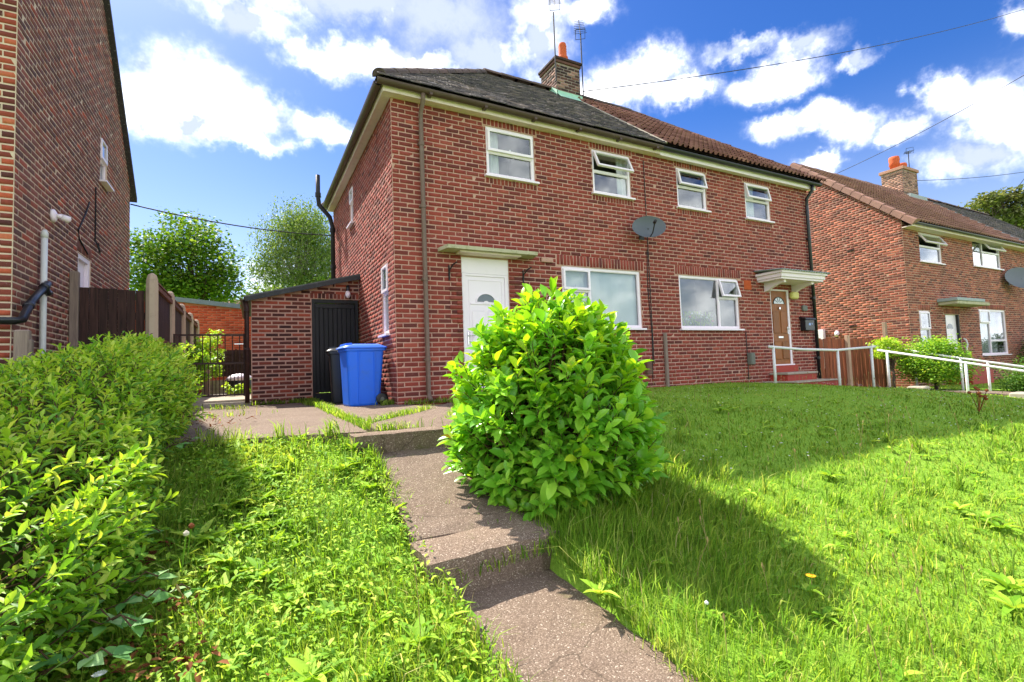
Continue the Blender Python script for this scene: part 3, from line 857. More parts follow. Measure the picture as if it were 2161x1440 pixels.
# white front door
def arch(u, z, r, n=14, flat=0): return [(u+r*math.cos(math.pi*k/n), z+flat+r*.82*math.sin(math.pi*k/n)) for k in range(n+1)]
a, b, c, e = door1
fb = MB(); d0 = -.01
fb.box(a, b, d0-.06, d0, e-.26, e, FM)
fb.box(a, a+.07, d0-.06, d0-.004, c, e-.262, FM); fb.box(b-.07, b, d0-.06, d0-.004, c, e-.262, FM); fb.box(a+.07, b-.07, d0-.06, d0-.004, e-.30, e-.262, FM)
dr = fb.build('door', m_upvc, house); dr['label'] = 'white panelled front door with half-round light'
fb = MB()
x0, x1, zt = a+.072, b-.072, e-.302
fb.box(x0, x1, -.07, -.03, c+.02, zt, FM)
for q in ((x0+.05,x0+.062,c+.1,zt-.06),(x1-.062,x1-.05,c+.1,zt-.06)): fb.box(q[0],q[1],-.03,-.021,q[2],q[3],FM)
fb.box(x0+.062,x1-.062,-.03,-.021,zt-.072,zt-.06,FM)
leafo = fb.build('door_leaf', m_upvc, dr)
cxm = (x0+x1)/2
pb = MB()
for (p0,p1,q0,q1) in ((x0+.1,cxm-.03,.42,.98),(cxm+.03,x1-.1,.42,.98),(x0+.1,cxm-.03,-.12,.3),(cxm+.03,x1-.1,-.12,.3)):
    pb.box(p0,p1,-.0299,-.019,q0,q1,FM,.012)
pb.box(x0+.08,x1-.08,-.0299,-.018,1.09,1.115,FM)
pb.build('panel', m_upvc, dr)
gb = MB(); gb.poly_prism(arch(cxm, 1.135, .165), -.0299, -.022, FM, 'd'); gb.build('pane', m_glass_dark, dr)
gb = MB()
ar = arch(cxm, 1.13, .185); ai = arch(cxm, 1.13, .166)
gb.poly_prism(ar + ai[::-1], -.0299, -.012, FM, 'd')
gb.poly_prism(arch(cxm, 1.10, .06)+[], -.02, -.010, FM, 'd'); gb.build('fanlight_trim', m_upvc, dr)
hb = MB(); hb.box(x0+.005,x0+.03,-.029,-.012,.42,.64,FM,.004); hb.tube([FM.p(x0+.018,-.012,.57),FM.p(x0+.018,.03,.57),FM.p(x0+.12,.034,.57)],.008); hb.build('handle', m_steel, dr)
# concrete canopy over the white door
cb = MB()
cb.poly_prism([(.70,0),(.76,.30),(2.38,.30),(2.44,0)], 1.915, 1.972, FM, 'z'); 
can = cb.build('canopy', m_mossy, house)
cb = MB(); cb.box(1.0,2.1,.02,.22,1.885,1.914,FM); cb.build('canopy_soffit', m_soffit, can)

# brown front door with steps
a, b, c, e = door2
fb = MB()
fb.box(a,a+.03,-.07,-.01,c,e,FM); fb.box(b-.06,b,-.07,-.01,c,e,FM); fb.box(a+.03,b-.06,-.07,-.01,e-.06,e,FM); fb.box(a-.02,b+.02,-.06,.03,c-.03,c-.001,FM)
dr = fb.build('door', m_upvc, house); dr['label'] = 'brown panelled front door with fan light'
x0, x1, zt = a+.032, b-.062, e-.062
fb = MB(); fb.box(x0,x1,-.07,-.03,c,zt,FM); fb.build('door_leaf', m_door_brown, dr)
pb = MB(); cxm = (x0+x1)/2
for (p0,p1,q0,q1) in ((x0+.05,cxm-.03,.62,1.15),(cxm+.03,x1-.05,.62,1.15),(x0+.05,cxm-.03,.0,.42),(cxm+.03,x1-.05,.0,.42)):
    pb.box(p0,p1,-.0299,-.014,q0,q1,FM,.014)
pb.build('panel', m_door_brown, dr)
gb = MB(); gb.poly_prism(arch(cxm,1.33,.2), -.0299, -.024, FM, 'd'); gb.build('pane', principled('pale_glass', None, .1, (.55,.6,.66), .6), dr)
gb = MB()
for k in range(1,5):
    an = math.pi*k/5; gb.tube([FM.p(cxm+.05*math.cos(an),-.022,1.33+.05*math.sin(an)),FM.p(cxm+.195*math.cos(an),-.022,1.33+.16*math.sin(an))],.006,6)
ar = arch(cxm,1.32,.215); ai = arch(cxm,1.32,.195); gb.poly_prism(ar+ai[::-1],-.0299,-.015,FM,'d')
gb.build('fanlight_bars', m_iron, dr)
gb = MB(); gb.box(cxm-.09,cxm+.09,-.029,-.02,.5,.55,FM,.006); gb.build('letter_plate', m_steel, dr)
gb = MB(); gb.tube([FM.p(cxm,-.02,1.22),FM.p(cxm,.0,1.22)],.03,10); gb.build('knocker', m_steel, dr)
gb = MB(); gb.box(x1-.04,x1-.015,-.029,-.015,.6,.78,FM,.004); gb.tube([FM.p(x1-.028,-.015,.72),FM.p(x1-.028,.02,.72),FM.p(x1-.12,.022,.72)],.008); gb.build('handle', m_steel, dr)
st = MB(); st.box(8.9,9.75,0.002,.06,-.31,-.152,FM); s1 = st.build('doorstep', m_red_step, house)
st = MB(); st.box(8.75,9.85,.003,.42,-.52,-.36,FM); st.box(8.5,10.1,.003,.78,-.72,-.531,FM); st.build('riser', m_red_step, s1)
st = MB(); st.box(8.72,9.88,.002,.45,-.358,-.312,FM,.008); st.box(8.46,10.14,.002,.82,-.529,-.522+.02,FM,.004); st.build('tread', m_concrete, s1)
# canopy with corrugated sheet on white boards
cb = MB(); 
cb.box(8.53,10.12,.0,.58,1.80,1.845,FM); cb.box(8.50,10.15,.0,.61,1.847,1.93,FM); cb.box(8.46,10.19,.0,.65,1.932,1.985,FM)
can = cb.build('canopy', m_fascia_w, house)
cb = MB(); n = 76
vs = []
for d_, zz in ((-.0,2.06),(.70,1.992)):
    for k in range(n+1):
        vs.append(FM.p(8.40+1.84*k/n, d_, zz+.014*math.sin(k*math.pi/2)))
for d_, zz in ((-.0,2.052),(.70,1.984)):
    for k in range(n+1):
        vs.append(FM.p(8.40+1.84*k/n, d_, zz+.014*math.sin(k*math.pi/2)))
m_ = n+1
cb.add(vs, [(k,k+1,m_+k+1,m_+k) for k in range(n)] + [(2*m_+k,2*m_+k+1,3*m_+k+1,3*m_+k) for k in range(n)] + [(m_+k,m_+k+1,3*m_+k+1,3*m_+k) for k in range(n)])
cb.build('corrugated_sheet', m_lead, can)
for uu in (8.78, 9.82):
    cb = MB(); cb.poly_prism([(0,1.60),(0,1.799),(.5,1.799),(.5,1.74),(.36,1.72),(.18,1.66),(.06,1.60)], uu-.04, uu+.04, FM, 'u'); cb.build('bracket', m_fascia_w, can)

# eaves: soffit, fascia, gutters, downpipes
eb = MB(); eb.box(-.15,5.5,.0,.13,4.292,4.302,FM); eb.box(-.15,5.5,.131,.15,4.285,4.44,FM)
eb.build('soffit', m_soffit, house)
eb = MB(); eb.box(5.502,10.85,.0,.13,4.290,4.300,FM); eb.box(5.502,10.85,.131,.15,4.265,4.44,FM); eb.build('fascia', m_fascia_w, house)
for k in range(5):
    u0_, u1_ = k*1.2+.004, (k+1)*1.2-.004
    eb = MB(); eb.box(u0_ if k else -.0,u1_,.001,.132,4.2905,4.3015,FS); eb.box(u0_ if k else -.148,u1_,.1325,.1505,4.278,4.438,FS); eb.build('soffit', m_soffit, house)
gb = MB(); gutter(gb, FM, -.26, 5.48, .22, 4.405, .066); g1 = gb.build('gutter', m_gutter, house)
gb = MB(); gutter(gb, FS, -.15, 6.2, .22, 4.405, .066); gb.build('gutter', m_gutter, house)
gb = MB(); gutter(gb, FM, 5.46, 10.93, .22, 4.40, .062); gb.build('gutter', m_black, house)
for k in range(6):
    gb = MB(); gb.box(.55+k*.95,.60+k*.95,.15,.275,4.327,4.365,FM); gb.build('gutter_bracket', m_gutter, g1)
def downpipe(pts, r, mat, clips, F, name='downpipe'):
    pb = MB(); pb.tube(pts, r, 10)
    o = pb.build(name, mat, house, True)
    for (u, d, z) in clips:
        cb = MB(); cb.tube([F.p(u,d,z-.03),F.p(u,d,z+.03)], r+.008, 10); cb.box(u-.05,u+.05,.004,d-.0,z-.012,z+.012,F); cb.build('clip', mat, o)
    return o
dp = downpipe([FM.p(.46,.21,4.36),FM.p(.46,.21,4.24),FM.p(.46,.07,4.10),FM.p(.46,.07,3.9),FM.p(.465,.07,-.30),FM.p(.465,.09,-.36),FM.p(.465,.17,-.42)], .036, m_pipe, [(.46,.07,3.6),(.46,.07,2.6),(.46,.07,1.45),(.465,.07,.2)], FM)
downpipe([FM.p(10.6,.21,4.35),FM.p(10.6,.20,4.22),FM.p(10.55,.08,4.03),FM.p(10.55,.07,3.8),FM.p(10.57,.07,-.62)], .04, m_black, [(10.55,.07,3.0),(10.56,.07,1.5),(10.57,.07,.0)], FM)
# cast iron soil pipe and vent by the back corner
pb = MB(); pb.tube([FS.p(5.35,.12,2.0),FS.p(5.35,.12,3.7),FS.p(5.36,.18,3.95),FS.p(5.42,.42,4.25),FS.p(5.42,.44,4.45),FS.p(5.42,.44,5.0)], [.055]*6, 10)
sp = pb.build('soil_pipe', m_iron, house, True)
pb = MB()
for q in ((5.35,.12,3.62),(5.35,.12,2.7),(5.42,.44,4.5)): pb.tube([FS.p(q[0],q[1],q[2]-.05),FS.p(q[0],q[1],q[2]+.05)],.07,10)
pb.build('pipe_collar', m_iron, sp)

# roof
EZ, RZ = 4.44, 7.15
c4 = [(-.26,-.26,EZ),(10.96,-.26,EZ),(10.96,6.26,EZ),(-.26,6.26,EZ)]; rg = [(3.06,3,RZ),(7.64,3,RZ)]
rb = MB(); rb.add(c4+rg, [(0,1,5,4),(2,3,4,5),(3,0,4),(1,2,5)])
rb.add([(x,y,z-.03) for x,y,z in c4], [(3,2,1,0)])
roof = rb.build('roof', m_tile_dark, house, fix=False)
o_ = np.array([-.26,-.30,EZ-.02]); ux = np.array([1.,0,0]); us = np.array([0,3.30,RZ-EZ]); L = np.linalg.norm(us); us /= L; nrm = np.cross(ux, us)
SPLIT = 5.56
def in_plain(a, s_):
    x = a-.26; return x < SPLIT and s_ < L+.02 and x > -.26+3.32*s_/L
def in_roman(a, s_):
    x = SPLIT+a; return s_ < L+.05 and x < 10.98-3.32*s_/L
q, s_ = plain_tiles(o_, ux, us, nrm, 6.0, L, in_plain, seed=21)
pieces('tile', roof, CT, q, m_tile_dark, s_, 180)
q, s_ = roman_tiles(np.array([SPLIT,-.32,EZ-.03]), ux, us, nrm, 5.6, L, in_roman, tw=.3, seed=22)
pieces('tile', roof, RTM, q, m_tile_brown, s_, 120)
for a_, b_ in (((-.23,-.23,EZ+.05),(3.06,3,RZ+.03)), ((3.06,3,RZ+.05),(7.64,3,RZ+.05)), ((10.93,-.23,EZ+.05),(7.64,3,RZ+.03)), ((-.23,6.23,EZ+.05),(3.06,3,RZ+.03))):
    for vs, fs in ridge_run(None, a_, b_):
        m = MB(); m.add(vs, fs); m.build('ridge_tile', m_ridge, roof, fix=False)
# mortar fillet where the two roofs meet
m = MB(); m.tube([o_+ux*(SPLIT+.26)+us*.05+nrm*.03, o_+ux*(SPLIT+.26)+us*(L-.1)+nrm*.035], .022, 6); m.build('mortar_fillet', m_concrete, roof)

# chimney
CX0, CX1, CY0, CY1, CZ0, CZ1 = 4.96, 5.68, 2.66, 3.40, 6.2, 7.74
m = MB(); m.box(CX0,CX1,CY0,CY1,CZ0,CZ1); ch = m.build('chimney', principled('sooty_mortar', mortar_build(lin(120,108,98), lin(176,160,146)), .95), house)
FCf = Frame((CX0,CY0,0),(1,0,0),(0,-1,0)); FCs = Frame((CX0,CY0,0),(0,1,0),(-1,0,0)); FCr = Frame((CX1,CY0,0),(0,1,0),(1,0,0))
q1, k1 = bricks(FCf, 0, CX1-CX0, 6.5, CZ1+.0, [], seed=31); q2, k2 = bricks(FCs, 0, CY1-CY0, 6.5, CZ1, [], phase=1, seed=32); q3, k3 = bricks(FCr, 0, CY1-CY0, 6.5, CZ1, [], phase=1, seed=33)
m_brick_soot = principled('sooty_brick', brick_build([(0, lin(40,34,32)), (.4, lin(72,52,46)), (.75, lin(104,72,60)), (1, lin(140,112,98))], stain=.6), .9)
pieces('brick', ch, BT, q1+q2+q3, m_brick_soot, k1+k2+k3, 0)
m = MB(); m.box(CX0-.035,CX1+.035,CY0-.035,CY1+.035,CZ1+.002,CZ1+.075,bev=.01); m.box(CX0-.06,CX1+.06,CY0-.06,CY1+.06,CZ1+.077,CZ1+.15,bev=.012); m.box(CX0+.05,CX1-.05,CY0+.05,CY1-.05,CZ1+.152,CZ1+.19,bev=.03)
m.build('chimney_cap', m_brick_soot, ch)
m = MB(); pz = CZ1+.18
prof = [(0,.115),(.14,.12),(.15,.135),(.22,.135),(.23,.115),(.26,.10),(.30,.112),(.32,.10),(.36,.112),(.38,.10),(.42,.112),(.44,.10),(.48,.112),(.52,.10),(.55,.095)]
m.tube([(5.40,2.98,pz+h*1.12) for h,_ in prof], [r for _,r in prof], 14); m.build('chimney_pot', m_terracotta, ch, True)
m = MB(); sl = (RZ-EZ)/3.30
zf = EZ-.02+(CY0+.30)*sl
m.box(CX0-.02,CX1+.05,CY0-.02,CY0-.003,zf-.02,zf+.15); m.add([(CX0-.02,CY0,zf+.1),(CX1+.08,CY0,zf+.1),(CX1+.12,CY0-.22,zf-.12),(CX0-.05,CY0-.22,zf-.12)],[(0,1,2,3)])
m.poly_prism([(CY0-.02,zf-.02),(CY0-.02,zf+.16),(2.98,RZ+.12),(2.98,RZ-.1)], CX0-.022, CX0-.004, Frame((0,0,0),(1,0,0),(0,1,0)), 'u')
m.build('flashing', m_copper, ch)

# small fixtures of the house wall
m = MB(); m.box(8.03,8.27,.004,.014,1.62,1.83,FM); 
ab = m.build('air_brick', m_terracotta, wall_f)
m = MB()
for k in range(6): m.box(8.05,8.25,.0145,.022,1.64+k*.032,1.652+k*.032,FM)
m.build('louvre', m_terracotta, wall_f)
m = MB(); m.box(2.62,2.86,.004,.04,1.875,1.965,FM,.006); m.build('air_brick', m_mortar, wall_f)
m = MB(); m.tube([FM.p(5.16,.012,z) for z in np.linspace(4.15,.0,12)],.008,6); m.tube([FM.p(5.12+.02*math.sin(3*z),.012,z) for z in np.linspace(2.3,-.3,14)],.008,6); m.build('wall_cable', m_cable, wall_f)
m = MB(); m.tube([FM.p(7.98,.012,z) for z in np.linspace(.66,-.45,8)],.008,6); m.build('wall_cable', m_cable, wall_f)
for x_ in (.88, 2.24):
    m = MB(); m.tube([FM.p(x_,.01,1.52),FM.p(x_,.03,1.62),FM.p(x_+.03,.12,1.70),FM.p(x_+.06,.2,1.72)],.012,6); m.tube([FM.p(x_,.01,1.70),FM.p(x_,.015,1.46)],.014,6); m.build('basket_hook', m_iron, wall_f)
m = MB(); m.box(4.90,5.03,.004,.10,-.20,.10,FM,.012); t = m.build('meter_box', m_brownbox); tag(t, 'small brown service box on the brick wall near the bush', 'meter box')
m = MB(); m.box(7.97,8.12,.004,.11,-.10,.17,FM,.012); m.box(7.985,8.105,.111,.118,-.085,.155,FM,.004); t = m.build('meter_box', m_greybox); tag(t, 'small grey service box on the wall between large window and brown door', 'meter box')
m = MB(); m.box(5.43,5.50,.01,.07,-.5,.62,FM,.01); t = m.build('timber_post', m_wood_grey); tag(t, 'weathered timber post standing against the wall between the two homes', 'post')

# ------------------------------------------------------------------ lean-to
lean = thing('lean_to', (-1.0, 4.0, -.45), 'brick lean-to shed with black boarded door beside the main house', 'shed')
FL = Frame((-1.93,2.75,0),(1,0,0),(0,-1,0)); LW = 1.925
ztop = lambda u: 1.44 + .50*u/LW
opd = (1.03, 1.90, -.6, 1.50)
m = MB()
m.add([FL.p(0,0,-.7),FL.p(opd[0],0,-.7),FL.p(opd[0],0,ztop(opd[0])),FL.p(0,0,ztop(0))],[(0,1,2,3)])
m.add([FL.p(opd[0],0,opd[3]),FL.p(LW,0,opd[3]),FL.p(LW,0,ztop(LW)),FL.p(opd[0],0,ztop(opd[0]))],[(0,1,2,3)])
m.add([FL.p(opd[0],0,-.7),FL.p(opd[0],-.12,-.7),FL.p(opd[0],-.12,opd[3]),FL.p(opd[0],0,opd[3])],[(0,1,2,3)])
m.add([FL.p(0,0,-.7),FL.p(0,-3.1,-.7),FL.p(0,-3.1,ztop(0)),FL.p(0,0,ztop(0))],[(0,1,2,3)])
lw = m.build('wall', m_mortar, lean, fix=False)
clipf = lambda z: (max(0, (z+.03-1.44)/.50*LW), LW)
q, k = bricks(FL, 0, LW, -.585, 1.93, [opd], clip=clipf, skip=[(.98,LW,1.5,1.625)], seed=41, gap=.021, proud=.004)
q2, k2 = soldiers(FL, 1.0, LW, 1.505, 1.622, seed=42); 
pieces('brick', lw, BT, q+q2, m_brick_lean, k+k2, 300)
m = MB(); a, b = opd[0], opd[1]
m.box(a,a+.055,-.09,-.01,-.45,1.495,FL); m.box(b-.055,b,-.09,-.01,-.45,1.495,FL); m.box(a+.055,b-.055,-.09,-.01,1.43,1.495,FL); m.box(a+.055,b-.055,-.1,-.03,-.50,-.32,FL)
ld = m.build('door', m_wood_black, lean)
nb_ = 9; bw = (b-a-.11)/nb_
for i in range(nb_):
    m = MB(); m.box(a+.055+i*bw+.003,a+.055+(i+1)*bw-.003,-.075,-.05-random.uniform(0,.004),-.315,1.425-(.05 if 0<i<nb_-1 else 0),FL,.006); m.build('board', m_wood_black, ld)
m = MB(); m.box(a+.06,b-.06,-.082,-.0755,-.31,1.424,FL); m.box(a+.065,b-.065,-.049,-.038,1.33,1.42,FL,.004); m.build('ledge', m_wood_black, ld)
m = MB(); m.box(b-.12,b-.085,-.049,-.035,.42,.62,FL,.005); m.tube([FL.p(b-.1,-.035,.57),FL.p(b-.1,.0,.57),FL.p(b-.2,.004,.57)],.009); m.build('handle', m_steel, ld)
m = MB(); m.add([FL.p(-.12,.12,1.46),FL.p(LW,.12,1.985),FL.p(LW,-3.1,1.985),FL.p(-.12,-3.1,1.46),FL.p(-.12,.12,1.50),FL.p(LW,.12,2.02),FL.p(LW,-3.1,2.02),FL.p(-.12,-3.1,1.50)],[(0,1,2,3),(4,5,6,7),(0,1,5,4),(1,2,6,5),(2,3,7,6),(3,0,4,7)])
lr = m.build('roof', principled('roof_felt', dirt_paint(lin(96,98,98), .5, lin(150,152,148)), .9), lean)
m = MB(); m.add([FL.p(-.1,.121,1.40),FL.p(LW,.121,1.905),FL.p(LW,.14,1.905),FL.p(-.1,.14,1.40),FL.p(-.1,.121,1.475),FL.p(LW,.121,1.995),FL.p(LW,.14,1.995),FL.p(-.1,.14,1.475)],[(0,1,2,3),(4,5,6,7),(0,1,5,4),(1,2,6,5),(2,3,7,6),(3,0,4,7)])
m.build('bargeboard', principled('dark_grey_paint', dirt_paint(lin(62,64,66), .4, lin(100,102,104)), .7), lr)
m = MB(); FLs = Frame((-1.93,2.6,0),(0,1,0),(-1,0,0)); gutter(m, FLs, 0, 3.2, .13, 1.47, .05); m.build('gutter', m_gutter, lean)
m = MB(); m.tube([(-2.03,2.70,1.42),(-2.0,2.68,1.3),(-2.0,2.68,-.42)],.04,10); m.tube([(-2.0,2.68,.5),(-2.0,2.68,.56)],.047,10); m.tube([(-2.0,2.68,1.2),(-2.0,2.68,1.25)],.047,10); m.build('downpipe', m_gate, lean, True)
m = MB(); m.tube([FL.p(1.70,.0,1.76),FL.p(1.70,.05,1.76),FL.p(1.70,.08,1.72),FL.p(1.69,.09,1.66)],.032,10); lmp = m.build('wall_lamp', m_black)
m = MB(); m.tube([FL.p(1.69,.09,1.66),FL.p(1.69,.095,1.63),FL.p(1.69,.095,1.58),FL.p(1.69,.095,1.54),FL.p(1.69,.095,1.525)],[.028,.045,.052,.036,.01],12); m.build('bulb', m_upvc, lmp, True)
tag(lmp, 'bare bulb lamp on black holder above the black door', 'lamp')

# ------------------------------------------------------------------ left neighbour's house
lh = thing('neighbour_house', (-6.5, 2.5, -.5), 'brick gable wall of the neighbouring house at the left edge', 'house')
FG = Frame((-4.2,-.25,0),(0,1,0),(1,0,0)); FF = Frame((-4.2,-.25,0),(-1,0,0),(0,-1,0))
GW, GE, GS = 5.75, 4.18, 1.13
op_g = [(3.42,3.85,3.50,4.30), (2.25,2.9,-.5,1.98)]
GP = GE+GS*GW/2; GFZ = 4.95; GFS = (GP-GFZ)/(GW/2)
m = MB(); wall_sheet(m, FG, 0, GW, -.8, GE, op_g)
# gable triangle around the upper window head
m.add([FG.p(0,0,GE),FG.p(3.42,0,GE),FG.p(3.42,0,GE+(GW-3.42)*GS),FG.p(GW/2,0,GP),FG.p(0,0,GFZ)],[(0,1,2,3,4)])
m.add([FG.p(3.85,0,GE),FG.p(GW,0,GE),FG.p(3.85,0,GE+(GW-3.85)*GS)],[(0,1,2)])
m.add([FG.p(3.42,0,4.30),FG.p(3.85,0,4.30),FG.p(3.85,0,GE+(GW-3.85)*GS),FG.p(3.42,0,GE+(GW-3.42)*GS)],[(0,1,2,3)])
lwall = m.build('wall', m_mortar_left, lh, fix=False)
q, k = bricks(FG, 0, GW, -.66, GP, op_g, clip=lambda z: (max(0,(z-GFZ)/GFS), min(GW, GW-(z-GE)/GS)), skip=[(2.2,2.95,1.98,2.19)], phase=1, seed=51)
q2, k2 = soldiers(FG, 2.2, 2.95, 1.985, 2.185, seed=52)
pieces('brick', lwall, BT, q+q2, m_brick_left, k+k2, 220)
m = MB(); wall_sheet(m, FF, 0, 5.0, -.8, GFZ, [])
lf = m.build('wall', m_mortar_left, lh, fix=False)
m_brick_lf = principled('brick_left_front', brick_build([(0, lin(72,46,44)), (.3, lin(112,58,48)), (.65, lin(140,68,50)), (.88, lin(164,84,58)), (1, lin(178,110,78))]), .88, spec=.2)
q, k = bricks(FF, 0, 2.2, -.66, GFZ, [], phase=0, seed=53)
pieces('brick', lf, BT, q, m_brick_lf, k, 80)
m = MB()
m.add([(-9.2,-.25,-.8),(-9.2,5.5,-.8),(-9.2,5.5,GE),(-9.2,2.62,GP),(-9.2,-.25,GE)],[(0,1,2,3,4)])
m.add([(-9.2,5.5,-.8),(-4.2,5.5,-.8),(-4.2,5.5,GE),(-9.2,5.5,GE)],[(0,1,2,3)])
m.build('wall', MATS['far_brick'], lh, fix=False)
m = MB(); m.add([(-8.9,.5,-.7),(-4.9,.5,-.7),(-4.9,5,-.7),(-8.9,5,-.7),(-8.9,.5,4),(-4.9,.5,4),(-4.9,5,4),(-8.9,5,4)],[(0,1,2,3),(4,5,6,7),(1,2,6,5)]); m.build('room', m_room, lh)
yb, zb = 5.5+.16, GE-.18-.12
m = MB()
for sgn, y0, y1 in ((GS, 2.625, 5.72), (GFS, 2.625, -.47)):
    z0_, z1_ = GP+.10, GP+.10-sgn*abs(y1-y0)
    m.add([(-9.3,y0,z0_),(-4.11,y0,z0_),(-4.11,y1,z1_),(-9.3,y1,z1_),(-9.3,y0,z0_-.10),(-4.11,y0,z0_-.10),(-4.11,y1,z1_-.10),(-9.3,y1,z1_-.10)],[(0,1,2,3),(4,5,6,7),(0,1,5,4),(1,2,6,5),(2,3,7,6),(3,0,4,7)])
rl = m.build('roof', m_tile_dark, lh)
window(lh, FG, *op_g[0], [(0,1,0,.5,None),(0,1,.5,1,.8)], proud_sill=.08)
m = MB(); a,b,c,e = op_g[1]
m.box(a,a+.07,-.08,-.01,c,e,FG); m.box(b-.07,b,-.08,-.01,c,e,FG); m.box(a+.07,b-.07,-.08,-.01,e-.07,e,FG); ld = m.build('door', m_upvc, lh)
m = MB(); m.box(a+.07,b-.07,-.09,-.06,c,e-.07,FG); m.build('door_leaf', m_upvc, ld)
m = MB(); m.tube([FG.p(.69,.06,-.6),FG.p(.69,.06,.6),FG.p(.695,.06,1.80)],.032,10); wp = m.build('waste_pipe', principled('white_pipe', dirt_paint((.68,.69,.68), .35, (.36,.38,.30), 10), .45), lh, True)
m = MB(); m.tube([FG.p(.695,.06,1.80),FG.p(.695,.06,1.86),FG.p(.695,.06,1.9)],[.037,.037,.018],10); m.build('pipe_cap', MATS['white_pipe'], wp, True)
m = MB(); m.tube([(-5.4,-.42,.70),(-4.12,-.42,.70),(-4.08,-.36,.72),(-4.1,-.05,.96),(-4.1,.43,1.24)],.04,10); m.tube([(-4.1,.30,1.165),(-4.1,.36,1.2)],.05,10); m.tube([(-4.1,-.15,.88),(-4.1,-.1,.92)],.05,10); m.tube([(-4.1,.34,1.19),(-4.1,.44,1.12),(-4.1,.5,1.14)],.035,8)
m.build('waste_pipe', m_black, lh, True)
m = MB(); m.tube([FG.p(3.1,.012,z) for z in (3.26,2.8,2.35)],.011,6); m.tube([FG.p(3.1,.02,2.35),FG.p(3.12,.05,2.25),FG.p(3.22,.05,2.2),FG.p(3.2,.03,2.35)],.011,6); m.tube([FG.p(2.75,.012,2.9),FG.p(2.6,.012,2.7),FG.p(2.2,.014,2.3),FG.p(2.25,.014,2.18),FG.p(2.7,.012,2.05)],.011,6); m.build('wall_cable', m_cable, lwall)
m = MB(); m.tube([FG.p(1.14,.004,2.2),FG.p(1.14,.03,2.2),FG.p(1.14,.05,2.2)],[.085,.085,.05],12); fl = m.build('security_lamp', m_upvc, None, True)
m = MB(); m.tube([FG.p(1.14,.05,2.2),FG.p(1.18,.10,2.21)],[.03,.03],8); m.tube([FG.p(1.16,.09,2.2),FG.p(1.21,.15,2.18),FG.p(1.22,.16,2.175)],[.042,.048,.03],12); m.build('lamp_head', m_upvc, fl, True)
tag(fl, 'white security lamp on the left gable wall above the white pipe', 'lamp')
m = MB(); m.box(-4.10,-3.98,-.52,-.43,-.5,.60,bev=.012); m.box(-4.0,-3.955,-.51,-.45,-.5,.50,bev=.01); t = m.build('timber_post', m_wood_grey); tag(t, 'weathered grey timber stump post at the corner of the left house', 'post')

# ------------------------------------------------------------------ left fence and gate
FB = Frame((-4.15,1.65,0),(1,0,0),(0,-1,0))
bf = thing('board_fence', (-3.7,1.65,-.45), 'dark brown boarded fence panel between left house and concrete post', 'fence')
nb_ = 8; Wd = .86
for i in range(nb_):
    m = MB(); m.box(.06+i*Wd/nb_+.002,.06+(i+1)*Wd/nb_-.002,random.uniform(-.004,.004),.02+random.uniform(-.003,.004),-.5,1.40+random.uniform(-.006,.006)-i*.004,FB,.003); m.build('board', m_wood_dark, bf)
m = MB(); m.box(.05,.92,-.06,-.008,.95,1.05,FB); m.box(.05,.92,-.06,-.008,.1,.2,FB); m.build('fence_rail', m_wood_dark, bf)
m = MB(); m.box(-.045,.055,-.04,.06,-.6,1.62,FB,.008); m.build('fence_post', m_wood_grey, bf)
m_post = principled('concrete_post', dirt_paint(lin(186,166,146), .35, lin(140,120,104), 10), .9)
sf = thing('side_fence', (-3.2,4.5,-.45), 'brown panel fence with concrete posts running back from the left house', 'fence')
def conc_post(x, y, z1, w_=.066, parent=sf):
    m = MB(); pr = [(.0,1),(.9,1),(.955,.93),(.985,.7),(1.0,.25)]
    z0 = -.55; H = z1-z0
    m.tube([(x,y,z0+H*t_) for t_,_ in pr],[w_*1.25*s_ for _,s_ in pr],8); return m.build('fence_post', m_post, parent, False)
PY = [1.60, 3.45, 5.15, 6.75, 8.3]
for i, y in enumerate(PY): conc_post(-3.24, y, 1.64 if i == 0 else 1.66-.0*i)
for i in range(4):
    y0, y1 = PY[i]+.07, PY[i+1]-.07; n = 10; zt = 1.52
    for j in range(n):
        m = MB(); a = y0+(y1-y0)*j/n; b = y0+(y1-y0)*(j+1)/n
        m.box(-3.25,-3.232,a+.002,b-.002,-.3,zt+random.uniform(-.008,.008)); m.build('board', m_wood_dark, sf)
    m = MB(); m.box(-3.231,-3.19,y0,y1,zt-.1,zt-.03); m.box(-3.231,-3.19,y0,y1,.62,.70); m.box(-3.231,-3.19,y0,y1,-.25,-.17); m.box(-3.27,-3.20,y0,y1,zt+.012,zt+.035); m.build('fence_rail', m_wood_mid, sf)
    m = MB(); m.box(-3.26,-3.22,y0,y1,-.55,-.305); m.build('gravel_board', m_concrete, sf)

gt = thing('iron_gate', (-2.5,2.75,-.4), 'brown iron bar gate between side fence and lean-to', 'gate')
GX0, GX1 = -3.08, -2.06
m = MB()
for z in (.80, .30, -.27): m.box(GX0,GX1,2.735,2.765,z-.016,z+.016)
m.box(GX0-.03,GX0,2.73,2.77,-.40,.82); m.box(GX1,GX1+.03,2.73,2.77,-.30,.82); m.build('gate_frame', m_gate, gt)
for i in range(18):
    x = GX0+(GX1-GX0)*(i+.5)/18
    m = MB(); m.tube([(x,2.75,-.255),(x,2.75,.284)],.0075,6,False); m.build('bar', m_gate, gt)
for i in range(9):
    x = GX0+(GX1-GX0)*(i+.5)/9
    m = MB(); m.tube([(x,2.75,.316),(x,2.75,.784)],.0085,6,False); m.build('bar', m_gate, gt)
m = MB(); m.box(GX1-.14,GX1-.0,2.715,2.734,.63,.645); m.build('latch', m_steel, gt)
m = MB(); m.box(-3.2,-1.94,2.70,2.82,-.53,-.40); m.box(-3.2,-1.94,2.82,8.6,-.5,-.36); yd = m.build('back_yard', m_concrete); tag(yd, 'pale concrete yard behind the iron gate', None, None, 'structure')

